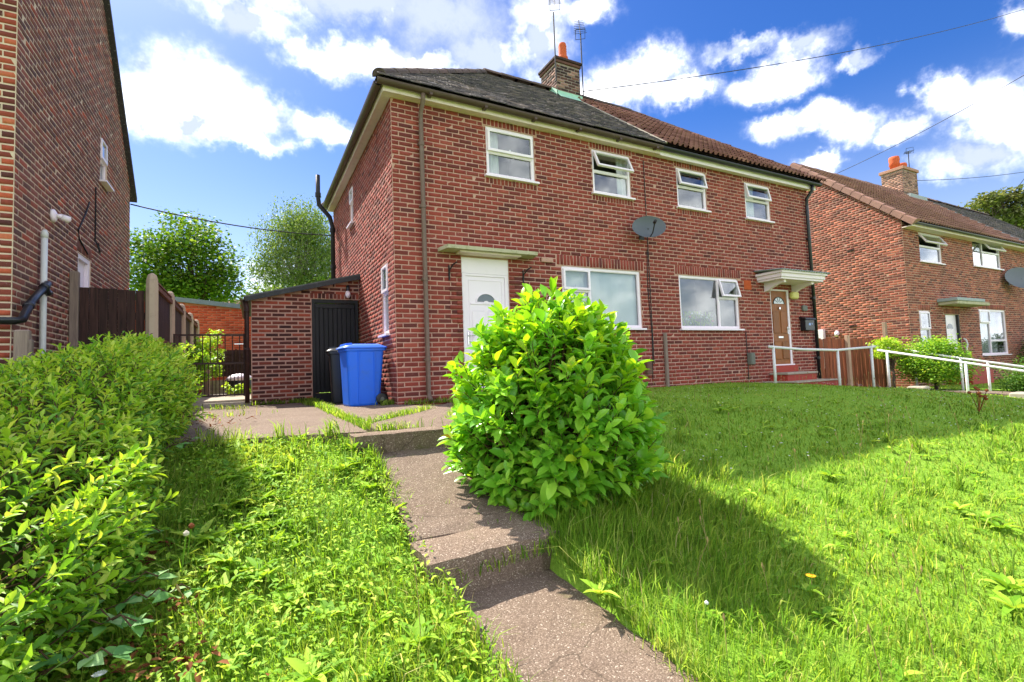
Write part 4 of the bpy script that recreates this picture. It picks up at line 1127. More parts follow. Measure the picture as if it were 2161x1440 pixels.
# things behind the gate
bp = thing('lap_fence', (-2.2,8.2,-.36), 'brown overlapping-board fence panel behind the iron gate', 'fence')
for j in range(7):
    m = MB(); m.add([(-2.85,8.2,.10+j*.1),(-1.2,8.2,.10+j*.1),(-1.2,8.23,.22+j*.1),(-2.85,8.23,.22+j*.1)],[(0,1,2,3)]); m.box(-2.85,-1.2,8.2,8.215,.095+j*.1,.11+j*.1); m.build('board', m_wood_dark, bp)
for x in (-2.8,-2.3,-1.8): 
    m = MB(); m.box(x-.025,x+.025,8.16,8.198,.05,.84); m.build('batten', m_wood_dark, bp)
m = MB(); m.box(-3.1,-1.1,8.1,8.32,-.4,.0); bw_ = m.build('block_wall', m_mossy); tag(bw_, 'low pale block wall below the overlapping-board fence panel', 'wall')
for j in range(3):
    for i in range(5):
        m = MB(); m.box(-3.08+i*.4+(.2 if j%2 else 0),-2.69+i*.4+(.2 if j%2 else 0),8.085,8.0995,-.385+j*.13,-.265+j*.13,bev=.006); m.build('block', m_mossy, bw_)
m = MB(); m.tube([(-2.86,6.6,-.36),(-2.86,6.6,.28)],.05,8); t = m.build('pale_post', m_wood_pale); tag(t, 'short pale timber post behind the iron gate', 'post')
sk = MB()
for rr, z in ((.26,-.36),(.30,-.2),(.30,-.02),(.22,.06)): pass
sk.tube([(-2.18,6.2,-.36),(-2.18,6.2,-.22),(-2.18,6.2,-.05),(-2.18,6.2,.06),(-2.18,6.2,.10)],[.24,.30,.31,.25,.05],10); t = sk.build('rubbish_sack', principled('black_sack', None, .3, (.02,.02,.022), .5), None, True); tag(t, 'black sack with white cover lying in the yard behind the gate', 'sack')
m = MB(); m.tube([(-2.18,6.2,-.02),(-2.18,6.2,.06),(-2.18,6.2,.12),(-2.18,6.2,.145)],[.315,.27,.17,.03],10); m.build('cover', m_upvc, t, True)
# orange garden wall
ow = thing('orange_brick_wall', (-3,9.6,-.4), 'orange brick garden wall with sloping grey coping behind the gate', 'wall')
FO = Frame((-5.2,9.6,0),(1,0,0),(0,-1,0))
zo = lambda u: 2.32-.105*max(0,u-1.3) if u < 3.0 else 2.30-.09*(u-3.0)
m = MB(); us_ = [0,1.3,2.0,3.0,3.001,4.2,5.2]
for a, b in zip(us_, us_[1:]): m.add([FO.p(a,0,-.6),FO.p(b,0,-.6),FO.p(b,0,zo(b-1e-6)),FO.p(a,0,zo(a))],[(0,1,2,3)])
wo_ = m.build('wall_face', principled('orange_mortar', mortar_build(lin(176,110,80), lin(196,140,110)), .95), ow, fix=False)
q, k = bricks(FO, 0, 5.2, -.5, 2.32, [], clip=lambda z: (0, 5.2), seed=61)
q = [A for A in q if A[2,3] < zo(A[0,3]+5.2)-.05]
pieces('brick', wo_, BT, q, m_brick_orange, None, 200)
for a, b in ((1.25,2.98),(3.02,5.2)):
    m = MB(); m.add([FO.p(a,.07,zo(a)),FO.p(b,.07,zo(b-.001)),FO.p(b,-.3,zo(b-.001)),FO.p(a,-.3,zo(a)),FO.p(a,.07,zo(a)+.13),FO.p(b,.07,zo(b-.001)+.13),FO.p(b,-.3,zo(b-.001)+.13),FO.p(a,-.3,zo(a)+.13)],[(0,1,2,3),(4,5,6,7),(0,1,5,4),(1,2,6,5),(2,3,7,6),(3,0,4,7)]); m.build('coping', principled('slate_coping', dirt_paint(lin(120,140,148), .4, lin(150,165,170)), .7), ow)

# ------------------------------------------------------------------ wheelie bins
def wheelie_bin(name, base, rz, body_mat, label, s=.885):
    t = thing(name, base, label, 'bin', 'wheelie bins by the lean-to door'); t.rotation_euler.z = rz
    def lp(vs): return [(x*s, y*s, z*s) for x, y, z in vs]
    def rr(w_, d_, r, cx=0, n=4):
        p = []
        for sx, sy, a0 in ((1,1,0),(-1,1,90),(-1,-1,180),(1,-1,270)):
            for k in range(n+1):
                a = math.radians(a0+90*k/n); p.append((cx+sx*(w_/2-r)+r*math.cos(a), sy*(d_/2-r)+r*math.sin(a)))
        return p
    def loft(rings, cap=True):
        n = len(rings[0][0]); vs, fs = [], []
        for ring, z in rings: vs += [(x, y, z) for x, y in ring]
        for i in range(len(rings)-1):
            for k in range(n): fs.append((i*n+k, i*n+(k+1)%n, (i+1)*n+(k+1)%n, (i+1)*n+k))
        if cap: fs += [tuple(range(n-1,-1,-1)), tuple(range((len(rings)-1)*n, len(rings)*n))]
        m = MB(); m.add(lp(vs), fs); return m
    def local(m, nm, mat, par, sm=False):
        me = bpy.data.meshes.new(nm); me.from_pydata(m.v, [], m.f); me.materials.append(mat)
        if sm:
            for p in me.polygons: p.use_smooth = True
        o = bpy.data.objects.new(nm, me); COL.objects.link(o); o.parent = par; return o
    # +x is the hinge and wheel side
    body = loft([(rr(.50,.46,.05,.0),0.0),(rr(.53,.485,.05,.005),.03),(rr(.60,.54,.05,.02),.60),(rr(.64,.57,.05,.025),.93),(rr(.70,.60,.05,.03),.945),(rr(.70,.60,.05,.03),.985)])
    bo = local(body, 'body', body_mat, t)
    m = MB()
    for yy in (-.13,.13):
        vs = [];  
        for z, hw in ((.05,.012),(.9,.012)):
            dd = -(.25+.035*z/.93)-.006
            vs += [(yy*.0-.13*np.sign(yy)*0+(-.12 if yy<0 else .15), dd*1.0, z)]
    for xx in (-.10, .17):
        m.add(lp([(xx-.012,-(.237),.04),(xx+.012,-(.237),.04),(xx+.015,-.286,.92),(xx-.015,-.286,.92),(xx-.006,-.252,.04),(xx+.006,-.252,.04),(xx+.008,-.300,.92),(xx-.008,-.300,.92)]),[(4,5,6,7),(0,4,7,3),(1,2,6,5),(0,1,5,4),(3,7,6,2)])
    local(m, 'rib', body_mat, bo)
    lid = loft([(rr(.745,.64,.06,.02),.988),(rr(.745,.64,.06,.02),1.0),(rr(.66,.55,.08,.02),1.035),(rr(.48,.40,.08,.05),1.065)])
    lo = local(lid, 'lid', body_mat, t)
    m = MB(); m.add(lp([(-.30,-.22,1.02),(-.17,-.22,1.02),(-.17,.22,1.02),(-.30,.22,1.02),(-.29,-.21,1.075),(-.19,-.21,1.085),(-.19,.21,1.085),(-.29,.21,1.075)]),[(4,5,6,7),(0,1,5,4),(1,2,6,5),(2,3,7,6),(3,0,4,7)]); local(m, 'lid_handle', body_mat, lo)
    m = MB(); m.tube(lp([(.40,-.24,1.0),(.40,.24,1.0)]), .014, 8); m.box(.35*s,.41*s,-.2*s,-.17*s,.95*s,1.02*s); m.box(.35*s,.41*s,.17*s,.2*s,.95*s,1.02*s); local(m, 'hinge_bar', body_mat, lo)
    m = MB(); m.tube(lp([(.29,-.26,.10),(.29,.26,.10)]),.012,8); local(m, 'axle', m_black, t)
    for yy in (-.27,.27):
        m = MB(); m.tube(lp([(.29,yy-.03,.10),(.29,yy-.022,.10),(.29,yy+.022,.10),(.29,yy+.03,.10)]),[.085*s,.10*s,.10*s,.085*s],18); wl = local(m, 'wheel', m_black, t)
        m = MB(); m.tube(lp([(.29,yy-.036,.10),(.29,yy+.036,.10)]),.03,10); local(m, 'wheel_hub', m_greybox, wl)
    return t
wheelie_bin('wheelie_bin', (-.43,.55,-.467), math.radians(4), m_bin_blue, 'blue wheelie bin with closed lid by the house corner')
wheelie_bin('wheelie_bin', (-.50,1.50,-.467), math.radians(-6), m_black, 'black wheelie bin mostly hidden behind the blue one')

# ------------------------------------------------------------------ right neighbour's house
rh = thing('neighbour_house', (23.4, 3.0, -.95), 'brick house with brown tiled gable roof at the right edge', 'house')
NX = 15.4
FR = Frame((NX,0,0),(1,0,0),(0,-1,0)); FRS = Frame((NX,0,0),(0,1,0),(-1,0,0))
op_r = [(.97,2.40,2.86,3.78), (4.70,6.95,2.96,3.94), (.60,1.27,.0,1.32), (2.25,3.25,-.55,1.24), (4.74,6.92,-.12,1.46)]
RE, RS, RWd = 4.12, .872, 6.2
m = MB(); wall_sheet(m, FR, 0, 16, -1.3, 3.98, op_r); rwf = m.build('wall', m_mortar_right, rh, fix=False)
m = MB(); wall_sheet(m, FRS, 0, RWd, -1.3, RE, []); m.add([FRS.p(0,0,RE),FRS.p(RWd,0,RE),FRS.p(RWd/2,0,RE+RS*RWd/2)],[(0,1,2)]); rws = m.build('wall', m_mortar_right, rh, fix=False)
m = MB(); m.add([(NX,RWd,-1.3),(NX+16,RWd,-1.3),(NX+16,RWd,RE),(NX,RWd,RE)],[(0,1,2,3)]); m.add([(NX+16,0,-1.3),(NX+16,RWd,-1.3),(NX+16,RWd,RE),(NX+16,RWd/2,RE+RS*RWd/2),(NX+16,0,RE)],[(0,1,2,3,4)]); m.build('wall', MATS['far_brick'], rh, fix=False)
m = MB(); m.add([(NX+.1,1.2,-1),(NX+15.9,1.2,-1),(NX+15.9,1.2,3.8),(NX+.1,1.2,3.8)],[(0,1,2,3)])
for zf in (-.7,1.9,3.88): m.box(NX+.12,NX+15.8,.13,6.0,zf-.05,zf)
m.build('room', m_room, rh)
q, k = bricks(FR, 0, 16, -1.26, 3.97, op_r, skip=[(a-.08,b+.08,e,e+.2) for a,b,c,e in op_r], seed=71)
for a,b,c,e in op_r:
    q2, k2 = soldiers(FR, a-.07, b+.07, e+.004, min(e+.195,3.95), seed=72); q += q2; k += k2
pieces('brick', rwf, BT, q, m_brick_right, k, 120)
q, k = bricks(FRS, 0, RWd, -1.26, RE+RS*RWd/2, [], clip=lambda z: (max(0,(z-RE)/RS), min(RWd, RWd-(z-RE)/RS)), phase=1, seed=73)
pieces('brick', rws, BT, q, m_brick_right, k, 180)
for z, y in ((3.42,1.35),(.95,1.45)):
    m = MB()
    for j in range(3): m.box(y,y+.23,.01,.016,z+j*.026,z+.012+j*.026,FRS)
    m.build('air_brick', m_iron, rws)
window(rh, FR, *op_r[0], [(0,1,0,.55,None),(0,1,.55,1,32)])
window(rh, FR, *op_r[1], [(0,.36,0,1,None),(.36,1,0,.58,None),(.36,1,.58,1,32)])
window(rh, FR, *op_r[2], [(0,1,0,.58,None),(0,1,.58,1,.8)])
window(rh, FR, *op_r[4], [(0,.38,0,.72,None),(0,.38,.72,1,.8),(.38,1,0,.3,None),(.38,1,.3,1,None)])
a,b,c,e = op_r[3]
m = MB(); m.box(a,a+.06,-.35,-.01,c,e,FR); m.box(b-.06,b,-.35,-.01,c,e,FR); dr = m.build('door', m_iron, rh)
m = MB(); m.box(a+.06,b-.06,-.12,-.08,c,e,FR); m.build('door_leaf', m_upvc, dr)
m = MB(); m.poly_prism(arch(a+.5,.78,.2), -.079, -.073, FR, 'd'); m.build('pane', m_glass_dark, dr)
for (p0,p1,q0,q1) in ((a+.2,a+.46,.0,.6),(a+.54,a+.8,.0,.6)):
    m = MB(); m.box(p0,p1,-.0795,-.07,q0,q1,FR,.01); m.build('panel', m_upvc, dr)
m = MB(); m.box(a+.12,a+.17,-.079,-.04,.28,.42,FR,.004); m.build('handle', m_steel, dr)
m = MB(); m.tube([FR.p(b+.12,.02,.45),FR.p(b+.12,.08,.4),FR.p(b+.2,.08,.25),FR.p(b+.1,.08,.1),FR.p(b+.14,.08,-.05),FR.p(b+.14,.02,-.1)],.025,8); m.build('grab_rail', m_rail, rh, True)
m = MB(); m.box(1.85,4.15,.0,.5,1.50,1.60,FR,.01); cn = m.build('canopy', m_mossy, rh)
m = MB(); m.box(1.80,3.75,.0,.52,1.602,1.70,FR,.01); m.build('canopy_cap', m_lead, cn)
m = MB(); m.box(2.1,3.6,.0,.6,-1.2,-.57,FR); m.build('doorstep', m_red_step, rh)
# roof
ER, RR = 3.90, 6.93
m = MB(); 
for y0, y1 in ((3.1,-.30),(3.1,6.5)):
    m.add([(NX-.12,y0,RR),(NX+16.1,y0,RR),(NX+16.1,y1,ER),(NX-.12,y1,ER)],[(0,1,2,3)])
rr_ = m.build('roof', m_tile_dark, rh, fix=False)
o2 = np.array([NX-.02,-.36,ER-.01]); us2 = np.array([0,3.46,RR-ER+.01]); L2 = np.linalg.norm(us2); us2 /= L2; nr2 = np.cross(ux, us2)
SP2 = 8.1
q, k = roman_tiles(o2, ux, us2, nr2, SP2, L2, lambda a, s_: a < SP2 and s_ < L2+.02, tw=.33, gauge=.30, seed=74)
pieces('tile', rr_, RTM, q, m_tile_tan, k, 200)
q, k = plain_tiles(o2+ux*SP2+ux*.2, ux, us2, nr2, 7.8, L2, lambda a, s_: 0 < a < 7.8 and s_ < L2, tw=.25, gauge=.15, seed=75)
q = [A @ np.diag([1,1.45,1.2,1]) for A in q]
pieces('tile', rr_, CT, q, m_tile_dark, k, 100)
m = MB(); m.tube([o2+ux*(SP2+.1)+us2*.02+nr2*.04, o2+ux*(SP2+.1)+us2*(L2-.05)+nr2*.04],.05,6); m.build('mortar_fillet', m_lead, rr_)
n = 13
for i in range(n):
    s0, s1 = L2*i/n, L2*(i+1)/n
    m = MB(); pth = lambda s_, dx, up: o2 + ux*dx + us2*s_ + nr2*up
    vs = []
    for s_, lift in ((s0-.02, .075), (s1, .05)):
        vs += [pth(s_, -.12, -.10), pth(s_, -.12, lift-.01), pth(s_, -.09, lift+.02), pth(s_, .12, lift+.02), pth(s_, .15, lift-.02)]
    m.add(vs, [(0,1,6,5),(1,2,7,6),(2,3,8,7),(3,4,9,8),(0,1,2,3,4),(5,6,7,8,9)]); m.build('verge_tile', m_verge, rr_, fix=False)
for vs, fs in ridge_run(None, (NX-.1,3.1,RR+.02), (NX+16,3.1,RR+.02), .11):
    m = MB(); m.add(vs, fs); m.build('ridge_tile', m_ridge if len(rr_.children) > 340 else m_verge, rr_, fix=False)
m = MB(); m.box(0,16.1,.0,.24,3.80,3.83,FR); m.box(0,16.1,.2405,.26,3.80,3.90,FR); m.build('fascia', m_soffit, rh)
m = MB(); gutter(m, FR, -.05, 16, .32, 3.90, .05); m.build('gutter', m_black, rh)
m = MB(); m.box(22.2,23.4,2.7,3.5,6.2,7.75); ch2 = m.build('chimney', MATS['sooty_mortar'], rh)
Fa, Fb2 = Frame((22.2,2.7,0),(1,0,0),(0,-1,0)), Frame((22.2,2.7,0),(0,1,0),(-1,0,0))
q1, k1 = bricks(Fa, 0, 1.2, 6.5, 7.74, [], seed=76); q2, k2 = bricks(Fb2, 0, .8, 6.5, 7.74, [], phase=1, seed=77)
m_brick_ch2 = principled('weathered_brick', brick_build([(0, lin(84,64,54)), (.5, lin(128,96,80)), (1, lin(168,132,110))], stain=.6), .9)
pieces('brick', ch2, BT, q1+q2, m_brick_ch2, k1+k2, 0)
m = MB(); m.box(22.14,23.46,2.64,3.56,7.752,7.88,bev=.01); m.build('chimney_cap', m_brick_ch2, ch2)
for x, hh in ((22.5,.55),(23.1,.36)):
    m = MB(); m.tube([(x,3.1,7.9),(x,3.1,7.9+hh*.3),(x,3.1,7.9+hh*.34),(x,3.1,7.9+hh*.55),(x,3.1,7.9+hh*.8),(x,3.1,7.9+hh)],[.17,.17,.2,.18,.2,.18],14); m.build('chimney_pot', m_terracotta, ch2, True)
m = MB(); m.box(22.1,23.5,2.45,2.69,6.45,6.62); m.build('flashing', m_lead, ch2)
# white service cupboard and lamp on its gable wall
m = MB(); m.box(2.45,2.9,.006,.14,-.4,.95,FRS,.01); t = m.build('meter_cupboard', m_upvc); tag(t, 'white cupboard on the right gable wall beyond the wooden fence', 'cupboard')
m = MB(); m.tube([FRS.p(2.05,.004,.82),FRS.p(2.05,.06,.82),FRS.p(2.0,.14,.78),FRS.p(2.0,.2,.70)],[.05,.06,.075,.05],10); t = m.build('security_lamp', m_upvc, None, True); tag(t, 'small white lamp on the right gable wall above the wooden fence', 'lamp')

# ------------------------------------------------------------------ right fence, rails, path to the brown door
wf = thing('picket_fence', (13.0,.55,-.6), 'reddish vertical board fence between the two houses on the right', 'fence')
for i in range(38):
    x = 10.78+i*.112
    m = MB(); m.box(x,x+.1,.53+(.012 if i%2 else 0),.55+(.012 if i%2 else 0),-1.05,.50+.012*((i*7)%3),bev=.003); m.build('board', m_wood_red, wf)
m = MB(); m.box(10.75,15.05,.575,.62,.2,.28); m.box(10.75,15.05,.575,.62,-.6,-.52); m.build('fence_rail', m_wood_mid, wf)
for x in (12.95, 15.0):
    m = MB(); m.box(x-.06,x+.06,.44,.525,-1.05,.60 if x < 14 else 1.0,bev=.006); m.build('fence_post', m_wood_pale, wf)
def rail(pts, posts, label, r=.028):
    t = thing('handrail', (posts[0][0], posts[0][1], posts[0][3]), label, 'handrail', 'white handrails by the path to the brown door')
    m = MB(); m.tube(pts, r, 10); m.build('top_rail', m_rail, t, True)
    for x, y, z1, z0 in posts:
        m = MB(); m.tube([(x,y,z0-.15),(x,y,z1)], r, 10); m.build('post', m_rail, t, True)
rail([(7.32,-1.0,.26),(8.4,-1.0,.19),(9.7,-1.0,.155),(11.3,-1.0,.215)], [(7.46,-1.0,.25,-.45),(9.72,-1.0,.15,-.72),(11.12,-1.0,.20,-.74)], 'white level handrail in front of the brown door steps')
rail([(12.9,-.28,.145),(12.9,-3.08,-.46),(12.9,-4.6,-.79)], [(12.9,-.5,.08,-.85),(12.9,-2.1,-.27,-1.15),(12.9,-3.9,-.64,-1.5)], 'white sloping handrail on the near side of the descending path')
rail([(14.1,.55,.335),(14.1,-1.58,-.15),(14.1,-4.6,-.80)], [(14.1,-.6,.06,-.95),(14.1,-1.58,-.16,-.98),(14.1,-2.1,-.27,-1.1),(14.1,-4.0,-.68,-1.5)], 'white sloping handrail on the far side of the descending path')
def slab_follow(x0,x1,y0,y1,dz,nu,nv,name,mat,par=None):
    return rough_slab(name, lambda s, t: (x0+(x1-x0)*s, y0+(y1-y0)*t, float(hgt(x0+(x1-x0)*s, y0+(y1-y0)*t))+dz), nu, nv, .15, mat, par)
p2 = slab_follow(9.4,14.2,-.92,-.06,.03,14,5,'entrance_path',m_aggregate); tag(p2, 'brownish concrete path to the brown door', None, None, 'structure')
slab_follow(13.05,13.95,-8,-.94,.03,5,24,'path_slab',m_aggregate,p2)
for (x0,x1,y0,y1) in ((12.7,13.0,-1.35,-.96),(12.55,13.0,-3.5,-2.9)):
    m = MB(); z = float(hgt((x0+x1)/2,(y0+y1)/2)); m.box(x0,x1,y0,y1,z-.2,z+.13,bev=.03); t = m.build('kerb', m_concrete, p2)
m = MB(); m.box(9.66,9.94,.004,.10,1.45,1.63,FM,.03); t = m.build('wall_lamp', m_yellow_lamp); tag(t, 'yellowed bulkhead lamp beside the brown door', 'lamp')
m = MB(); m.box(10.13,10.32,.004,.05,1.17,1.31,FM,.012); t = m.build('door_bell', m_greybox); tag(t, 'small grey box on the wall above the black letter box', 'box')
m = MB(); m.box(10.03,10.40,.006,.14,.68,.94,FM,.008); lb = m.build('letter_box', m_black); tag(lb, 'black letter box beside the black downpipe', 'letter box')
m = MB(); m.poly_prism([(.0,.945),(.17,.945),(.16,.98),(.0,1.03)], 10.01, 10.42, FM, 'u'); m.build('lid', m_black, lb)
m = MB(); m.box(10.16,10.24,.141,.143,.80,.86,FM); m.box(10.28,10.31,.141,.143,.82,.86,FM); m.build('label_plate', principled('pale_blue_label', None, .5, lin(150,170,220)), lb)

# ------------------------------------------------------------------ dishes, aerials, cables
def dish(c, nrm_, rx, rz, label, wallp):
    t = thing('satellite_dish', tuple(wallp), label, 'satellite dish', 'satellite dishes')
    n_ = np.array(nrm_, float); n_ /= np.linalg.norm(n_); x_ = np.cross((0,0,1.), n_); x_ /= np.linalg.norm(x_); y_ = np.cross(n_, x_); c = np.array(c)
    m = MB(); vs = [c - n_*.07]; K, R_ = 28, 5
    for i in range(1, R_+1):
        for k in range(K):
            a = 2*math.pi*k/K; q = i/R_
            vs.append(c + x_*rx*q*math.cos(a) + y_*rz*q*math.sin(a) - n_*.07*(1-q*q))
    fs = [(0, 1+k, 1+(k+1)%K) for k in range(K)]
    for i in range(R_-1):
        for k in range(K): fs.append((1+i*K+k, 1+(i+1)*K+k, 1+(i+1)*K+(k+1)%K, 1+i*K+(k+1)%K))
    m.add(vs, fs); d = m.build('reflector', m_dish, t, True)
    m = MB(); m.tube([c - y_*rz*.92 - n_*.0, c - y_*rz*.98 + n_*.16, c - y_*rz*.55 + n_*.36], .011, 8); m.build('arm', m_iron, t)
    m = MB(); e_ = c - y_*rz*.5 + n_*.37; m.tube([e_+n_*.04, e_-n_*.03, e_-n_*.05], [.028,.032,.022], 10); m.build('receiver', m_iron, t)
    m = MB(); m.tube([c - n_*.07, c - n_*.14 - y_*.05, np.array(wallp)+np.array([0,-.02,0])], .02, 8); m.box(wallp[0]-.06,wallp[0]+.06,wallp[1]-.02,wallp[1]-.009,wallp[2]-.09,wallp[2]+.09); m.build('bracket', m_iron, t)
dish((4.90,-.34,2.66), (-.45,-.86,.25), .33, .235, 'dark grey satellite dish on the wall between the upper windows', (5.0,0,2.58))
dish((22.9,-.4,2.62), (-.35,-.9,.25), .75, .42, 'grey satellite dish on the right neighbouring house', (22.9,0,2.5))
def aerial(name, base, top, boom, els, label):
    t = thing(name, tuple(base), label, 'aerial')
    m = MB(); m.tube([base, top], .017, 8); m.build('mast', m_iron, t)
    a, b = np.array(boom[0], float), np.array(boom[1], float)
    m = MB(); m.tube([a, b], .011, 6); bo = m.build('boom', m_iron, t)
    dv = (b-a)/np.linalg.norm(b-a); sd = np.cross(dv, (0,0,1.)); sd /= np.linalg.norm(sd)
    for i in range(els):
        c = a+(b-a)*(i+.5)/els; l = .17-.008*i
        m = MB(); m.tube([c-sd*l, c+sd*l], .006, 5); m.build('element', m_iron, t)
    m = MB(); u_ = np.cross(sd, dv)
    m.tube([a-sd*.12+u_*.12, a+sd*.12+u_*.12, a+sd*.12-u_*.12, a-sd*.12-u_*.12, a-sd*.12+u_*.12], .009, 5); m.build('rear_reflector', m_iron, t)
aerial('television_aerial', (4.90,2.60,7.2), (4.90,2.60,9.0), ((4.75,2.3,8.95),(5.15,2.95,9.75)), 7, 'tall television aerial on the left side of the main chimney')
aerial('television_aerial', (5.71,2.58,7.0), (5.71,2.58,8.68), ((5.68,2.55,8.62),(5.95,2.95,9.35)), 8, 'shorter television aerial on the right side of the main chimney')
aerial('television_aerial', (23.5,3.0,7.4), (23.55,3.0,8.85), ((23.2,2.8,8.75),(23.9,3.2,8.9)), 6, 'small television aerial on the right neighbouring chimney')
def cable(name, a, b, sag, r, label):
    a, b = np.array(a, float), np.array(b, float)
    pts = [a+(b-a)*t - np.array([0,0,sag*4*t*(1-t)]) for t in np.linspace(0,1,40)]
    m = MB(); m.tube(pts, r, 6); tag(m.build(name, m_cable, None, True), label, 'cable')
cable('overhead_cable', (-4.18,5.43,3.80), (0,6.2,3.72), .12, .014, 'black cable strung between the left house and the main house')
cable('overhead_cable', (5.75,2.60,7.13), CAM+np.array([1.3898,.35167,.68903])*24, .35, .012, 'overhead wire running from the main chimney across the sky')
cable('overhead_cable', (17.9,3.0,7.0), CAM+np.array([1.348,.310,.5499])*14, .12, .009, 'overhead wire slanting down to the roof of the right neighbouring house')
cable('overhead_cable', (20.3,-.05,3.95), CAM+np.array([1.38,.372,.345])*11, .03, .006, 'short dark wire crossing in front of the right neighbouring roof')
cable('overhead_cable', (24.0,3.2,7.7), (36.0,0.5,9.6), .25, .012, 'thin wire running right from the neighbouring chimney')

# ------------------------------------------------------------------ curtains and flowers seen through the windows
def curtain(F, u0, u1, z0, z1, d, mat, label, name='curtain', wave=.03, n=40):
    m = MB(); vs = []
    for z in (z0, z1):
        for k in range(n+1): vs.append(F.p(u0+(u1-u0)*k/n, d+wave*math.sin(k*1.3)+.01*math.sin(k*3.1), z))
    for z in (z0, z1):
        for k in range(n+1): vs.append(F.p(u0+(u1-u0)*k/n, d-.006+wave*math.sin(k*1.3)+.01*math.sin(k*3.1), z))
    q = n+1
    m.add(vs, [(k,k+1,q+k+1,q+k) for k in range(n)] + [(2*q+k,2*q+k+1,3*q+k+1,3*q+k) for k in range(n)]); t = m.build(name, mat, None, True); tag(t, label, 'curtain')
curtain(FM, 1.64, 1.92, 3.2, 4.2, -.12, m_curtain, 'white curtain at the left of the leftmost upper window', n=14)
curtain(FM, 4.55, 4.78, 3.2, 4.2, -.12, m_curtain, 'white curtain in the upper window with the wide open fanlight', n=12)
curtain(FM, 8.30, 8.7, 3.2, 4.2, -.12, m_curtain, 'net curtain in the rightmost upper window of the main house', n=16)
bl = thing('vertical_blind', (4.0,.16,.6), 'white vertical blind behind the large window beside the white door', 'blind')
for i in range(20):
    u = 3.1+i*.0925
    m = MB(); an = .22+random.uniform(-.1,.1); dx, dy = .044*math.cos(an), .044*math.sin(an)
    m.add([FM.p(u-dx,-.105-dy,.72),FM.p(u+dx,-.105+dy,.72),FM.p(u+dx,-.105+dy,1.80),FM.p(u-dx,-.105-dy,1.80),FM.p(u-dx,-.1054-dy,.72),FM.p(u+dx,-.1054+dy,.72),FM.p(u+dx,-.1054+dy,1.80),FM.p(u-dx,-.1054-dy,1.80)],[(0,1,2,3),(7,6,5,4),(0,3,7,4),(1,5,6,2)]); m.build('slat', m_blind, bl)
curtain(FR, 4.8, 6.9, -.1, 1.45, -.3, m_curtain, 'pale curtain in the large ground window of the right house', n=60)
curtain(FR, 5.6, 6.9, 2.96, 3.5, -.3, m_curtain, 'pale blind in the wide upper window of the right house', n=40)

# ------------------------------------------------------------------ foliage
def leaf_tmpl(n=4, wid=(.0,.62,1.0,.82,0.0), fold=.12, droop=.12, seeds=3, twist=.12):
    """unit leaf: length 1 along y, half width .5 along x, normal z"""
    out = []
    for s in range(seeds):
        r = np.random.default_rng(100+s)
        ts = np.linspace(0, 1, len(wid)); v, f = [], []
        dr = droop*r.uniform(.3,1.6); fo = fold*r.uniform(.6,1.6); tw_ = twist*r.uniform(-1,1)
        idx = []
        for t, w_ in zip(ts, wid):
            z = -dr*t*t; a = tw_*t
            if w_ == 0: idx.append((len(v),)); v.append((0, t, z))
            else:
                h = w_*.5
                idx.append((len(v), len(v)+1, len(v)+2))
                v += [(-h*math.cos(a), t, z+fo*w_-h*math.sin(a)), (0, t, z), (h*math.cos(a), t, z+fo*w_+h*math.sin(a))]
        for p, q in zip(idx, idx[1:]):
            if len(p) == 1 and len(q) == 3: f += [(p[0], q[1], q[0]), (p[0], q[2], q[1])]
            elif len(p) == 3 and len(q) == 1: f += [(p[0], p[1], q[0]), (p[1], p[2], q[0])]
            else: f += [(p[0],p[1],q[1]),(p[0],q[1],q[0]),(p[1],p[2],q[2]),(p[1],q[2],q[1])]
        out.append((np.array(v, float), np.array(f)))
    return out
LT_LAUREL = leaf_tmpl(wid=(.0,.5,.9,1.0,.75,0.0), fold=.10, droop=.16)
LT_SLIM = leaf_tmpl(wid=(.0,.8,.95,0.0), fold=.12, droop=.15)
LT_BROAD = leaf_tmpl(wid=(.25,.8,1.0,.7,0.0), fold=.08, droop=.35)
LT_TINY = [(np.array([(0,0,0),(-.5,.5,.05),(0,1,-.1),(.5,.5,.05)], float), np.array([(0,2,1),(0,3,2)]))]

def unit(v): return v/(np.linalg.norm(v)+1e-9)
def leaf_m(p, d, up, L_, W_, r):
    d = unit(d); x = np.cross(d, up)
    if np.linalg.norm(x) < .05: x = np.cross(d, (1,.2,0))
    x = unit(x); z = np.cross(x, d)
    return mat4(x*W_, d*L_, z*L_, p)
def shoot(base, axis, n, L_, W_, length, r, out, up=np.array([0,0,1.]), phi0=28, phi1=78, jit=.2):
    axis = unit(axis); a = unit(np.cross(axis, (.3,.5,.8))); b = np.cross(axis, a); k0 = r.uniform(0, 6.28)
    for i in range(n):
        t = 1-(i+.5)/n; an = k0+i*2.4
        rad = a*math.cos(an)+b*math.sin(an); phi = math.radians(phi0+(phi1-phi0)*(1-t))+r.normal(0,.12)
        d = axis*math.cos(phi)+rad*math.sin(phi)+r.normal(0,jit*.5,3)
        s = r.uniform(.75,1.12)
        # blades face outwards and up
        out.append(leaf_m(base+axis*length*t, d, unit(axis*.8+up*.5), L_*s, W_*s*r.uniform(.85,1.1), r))

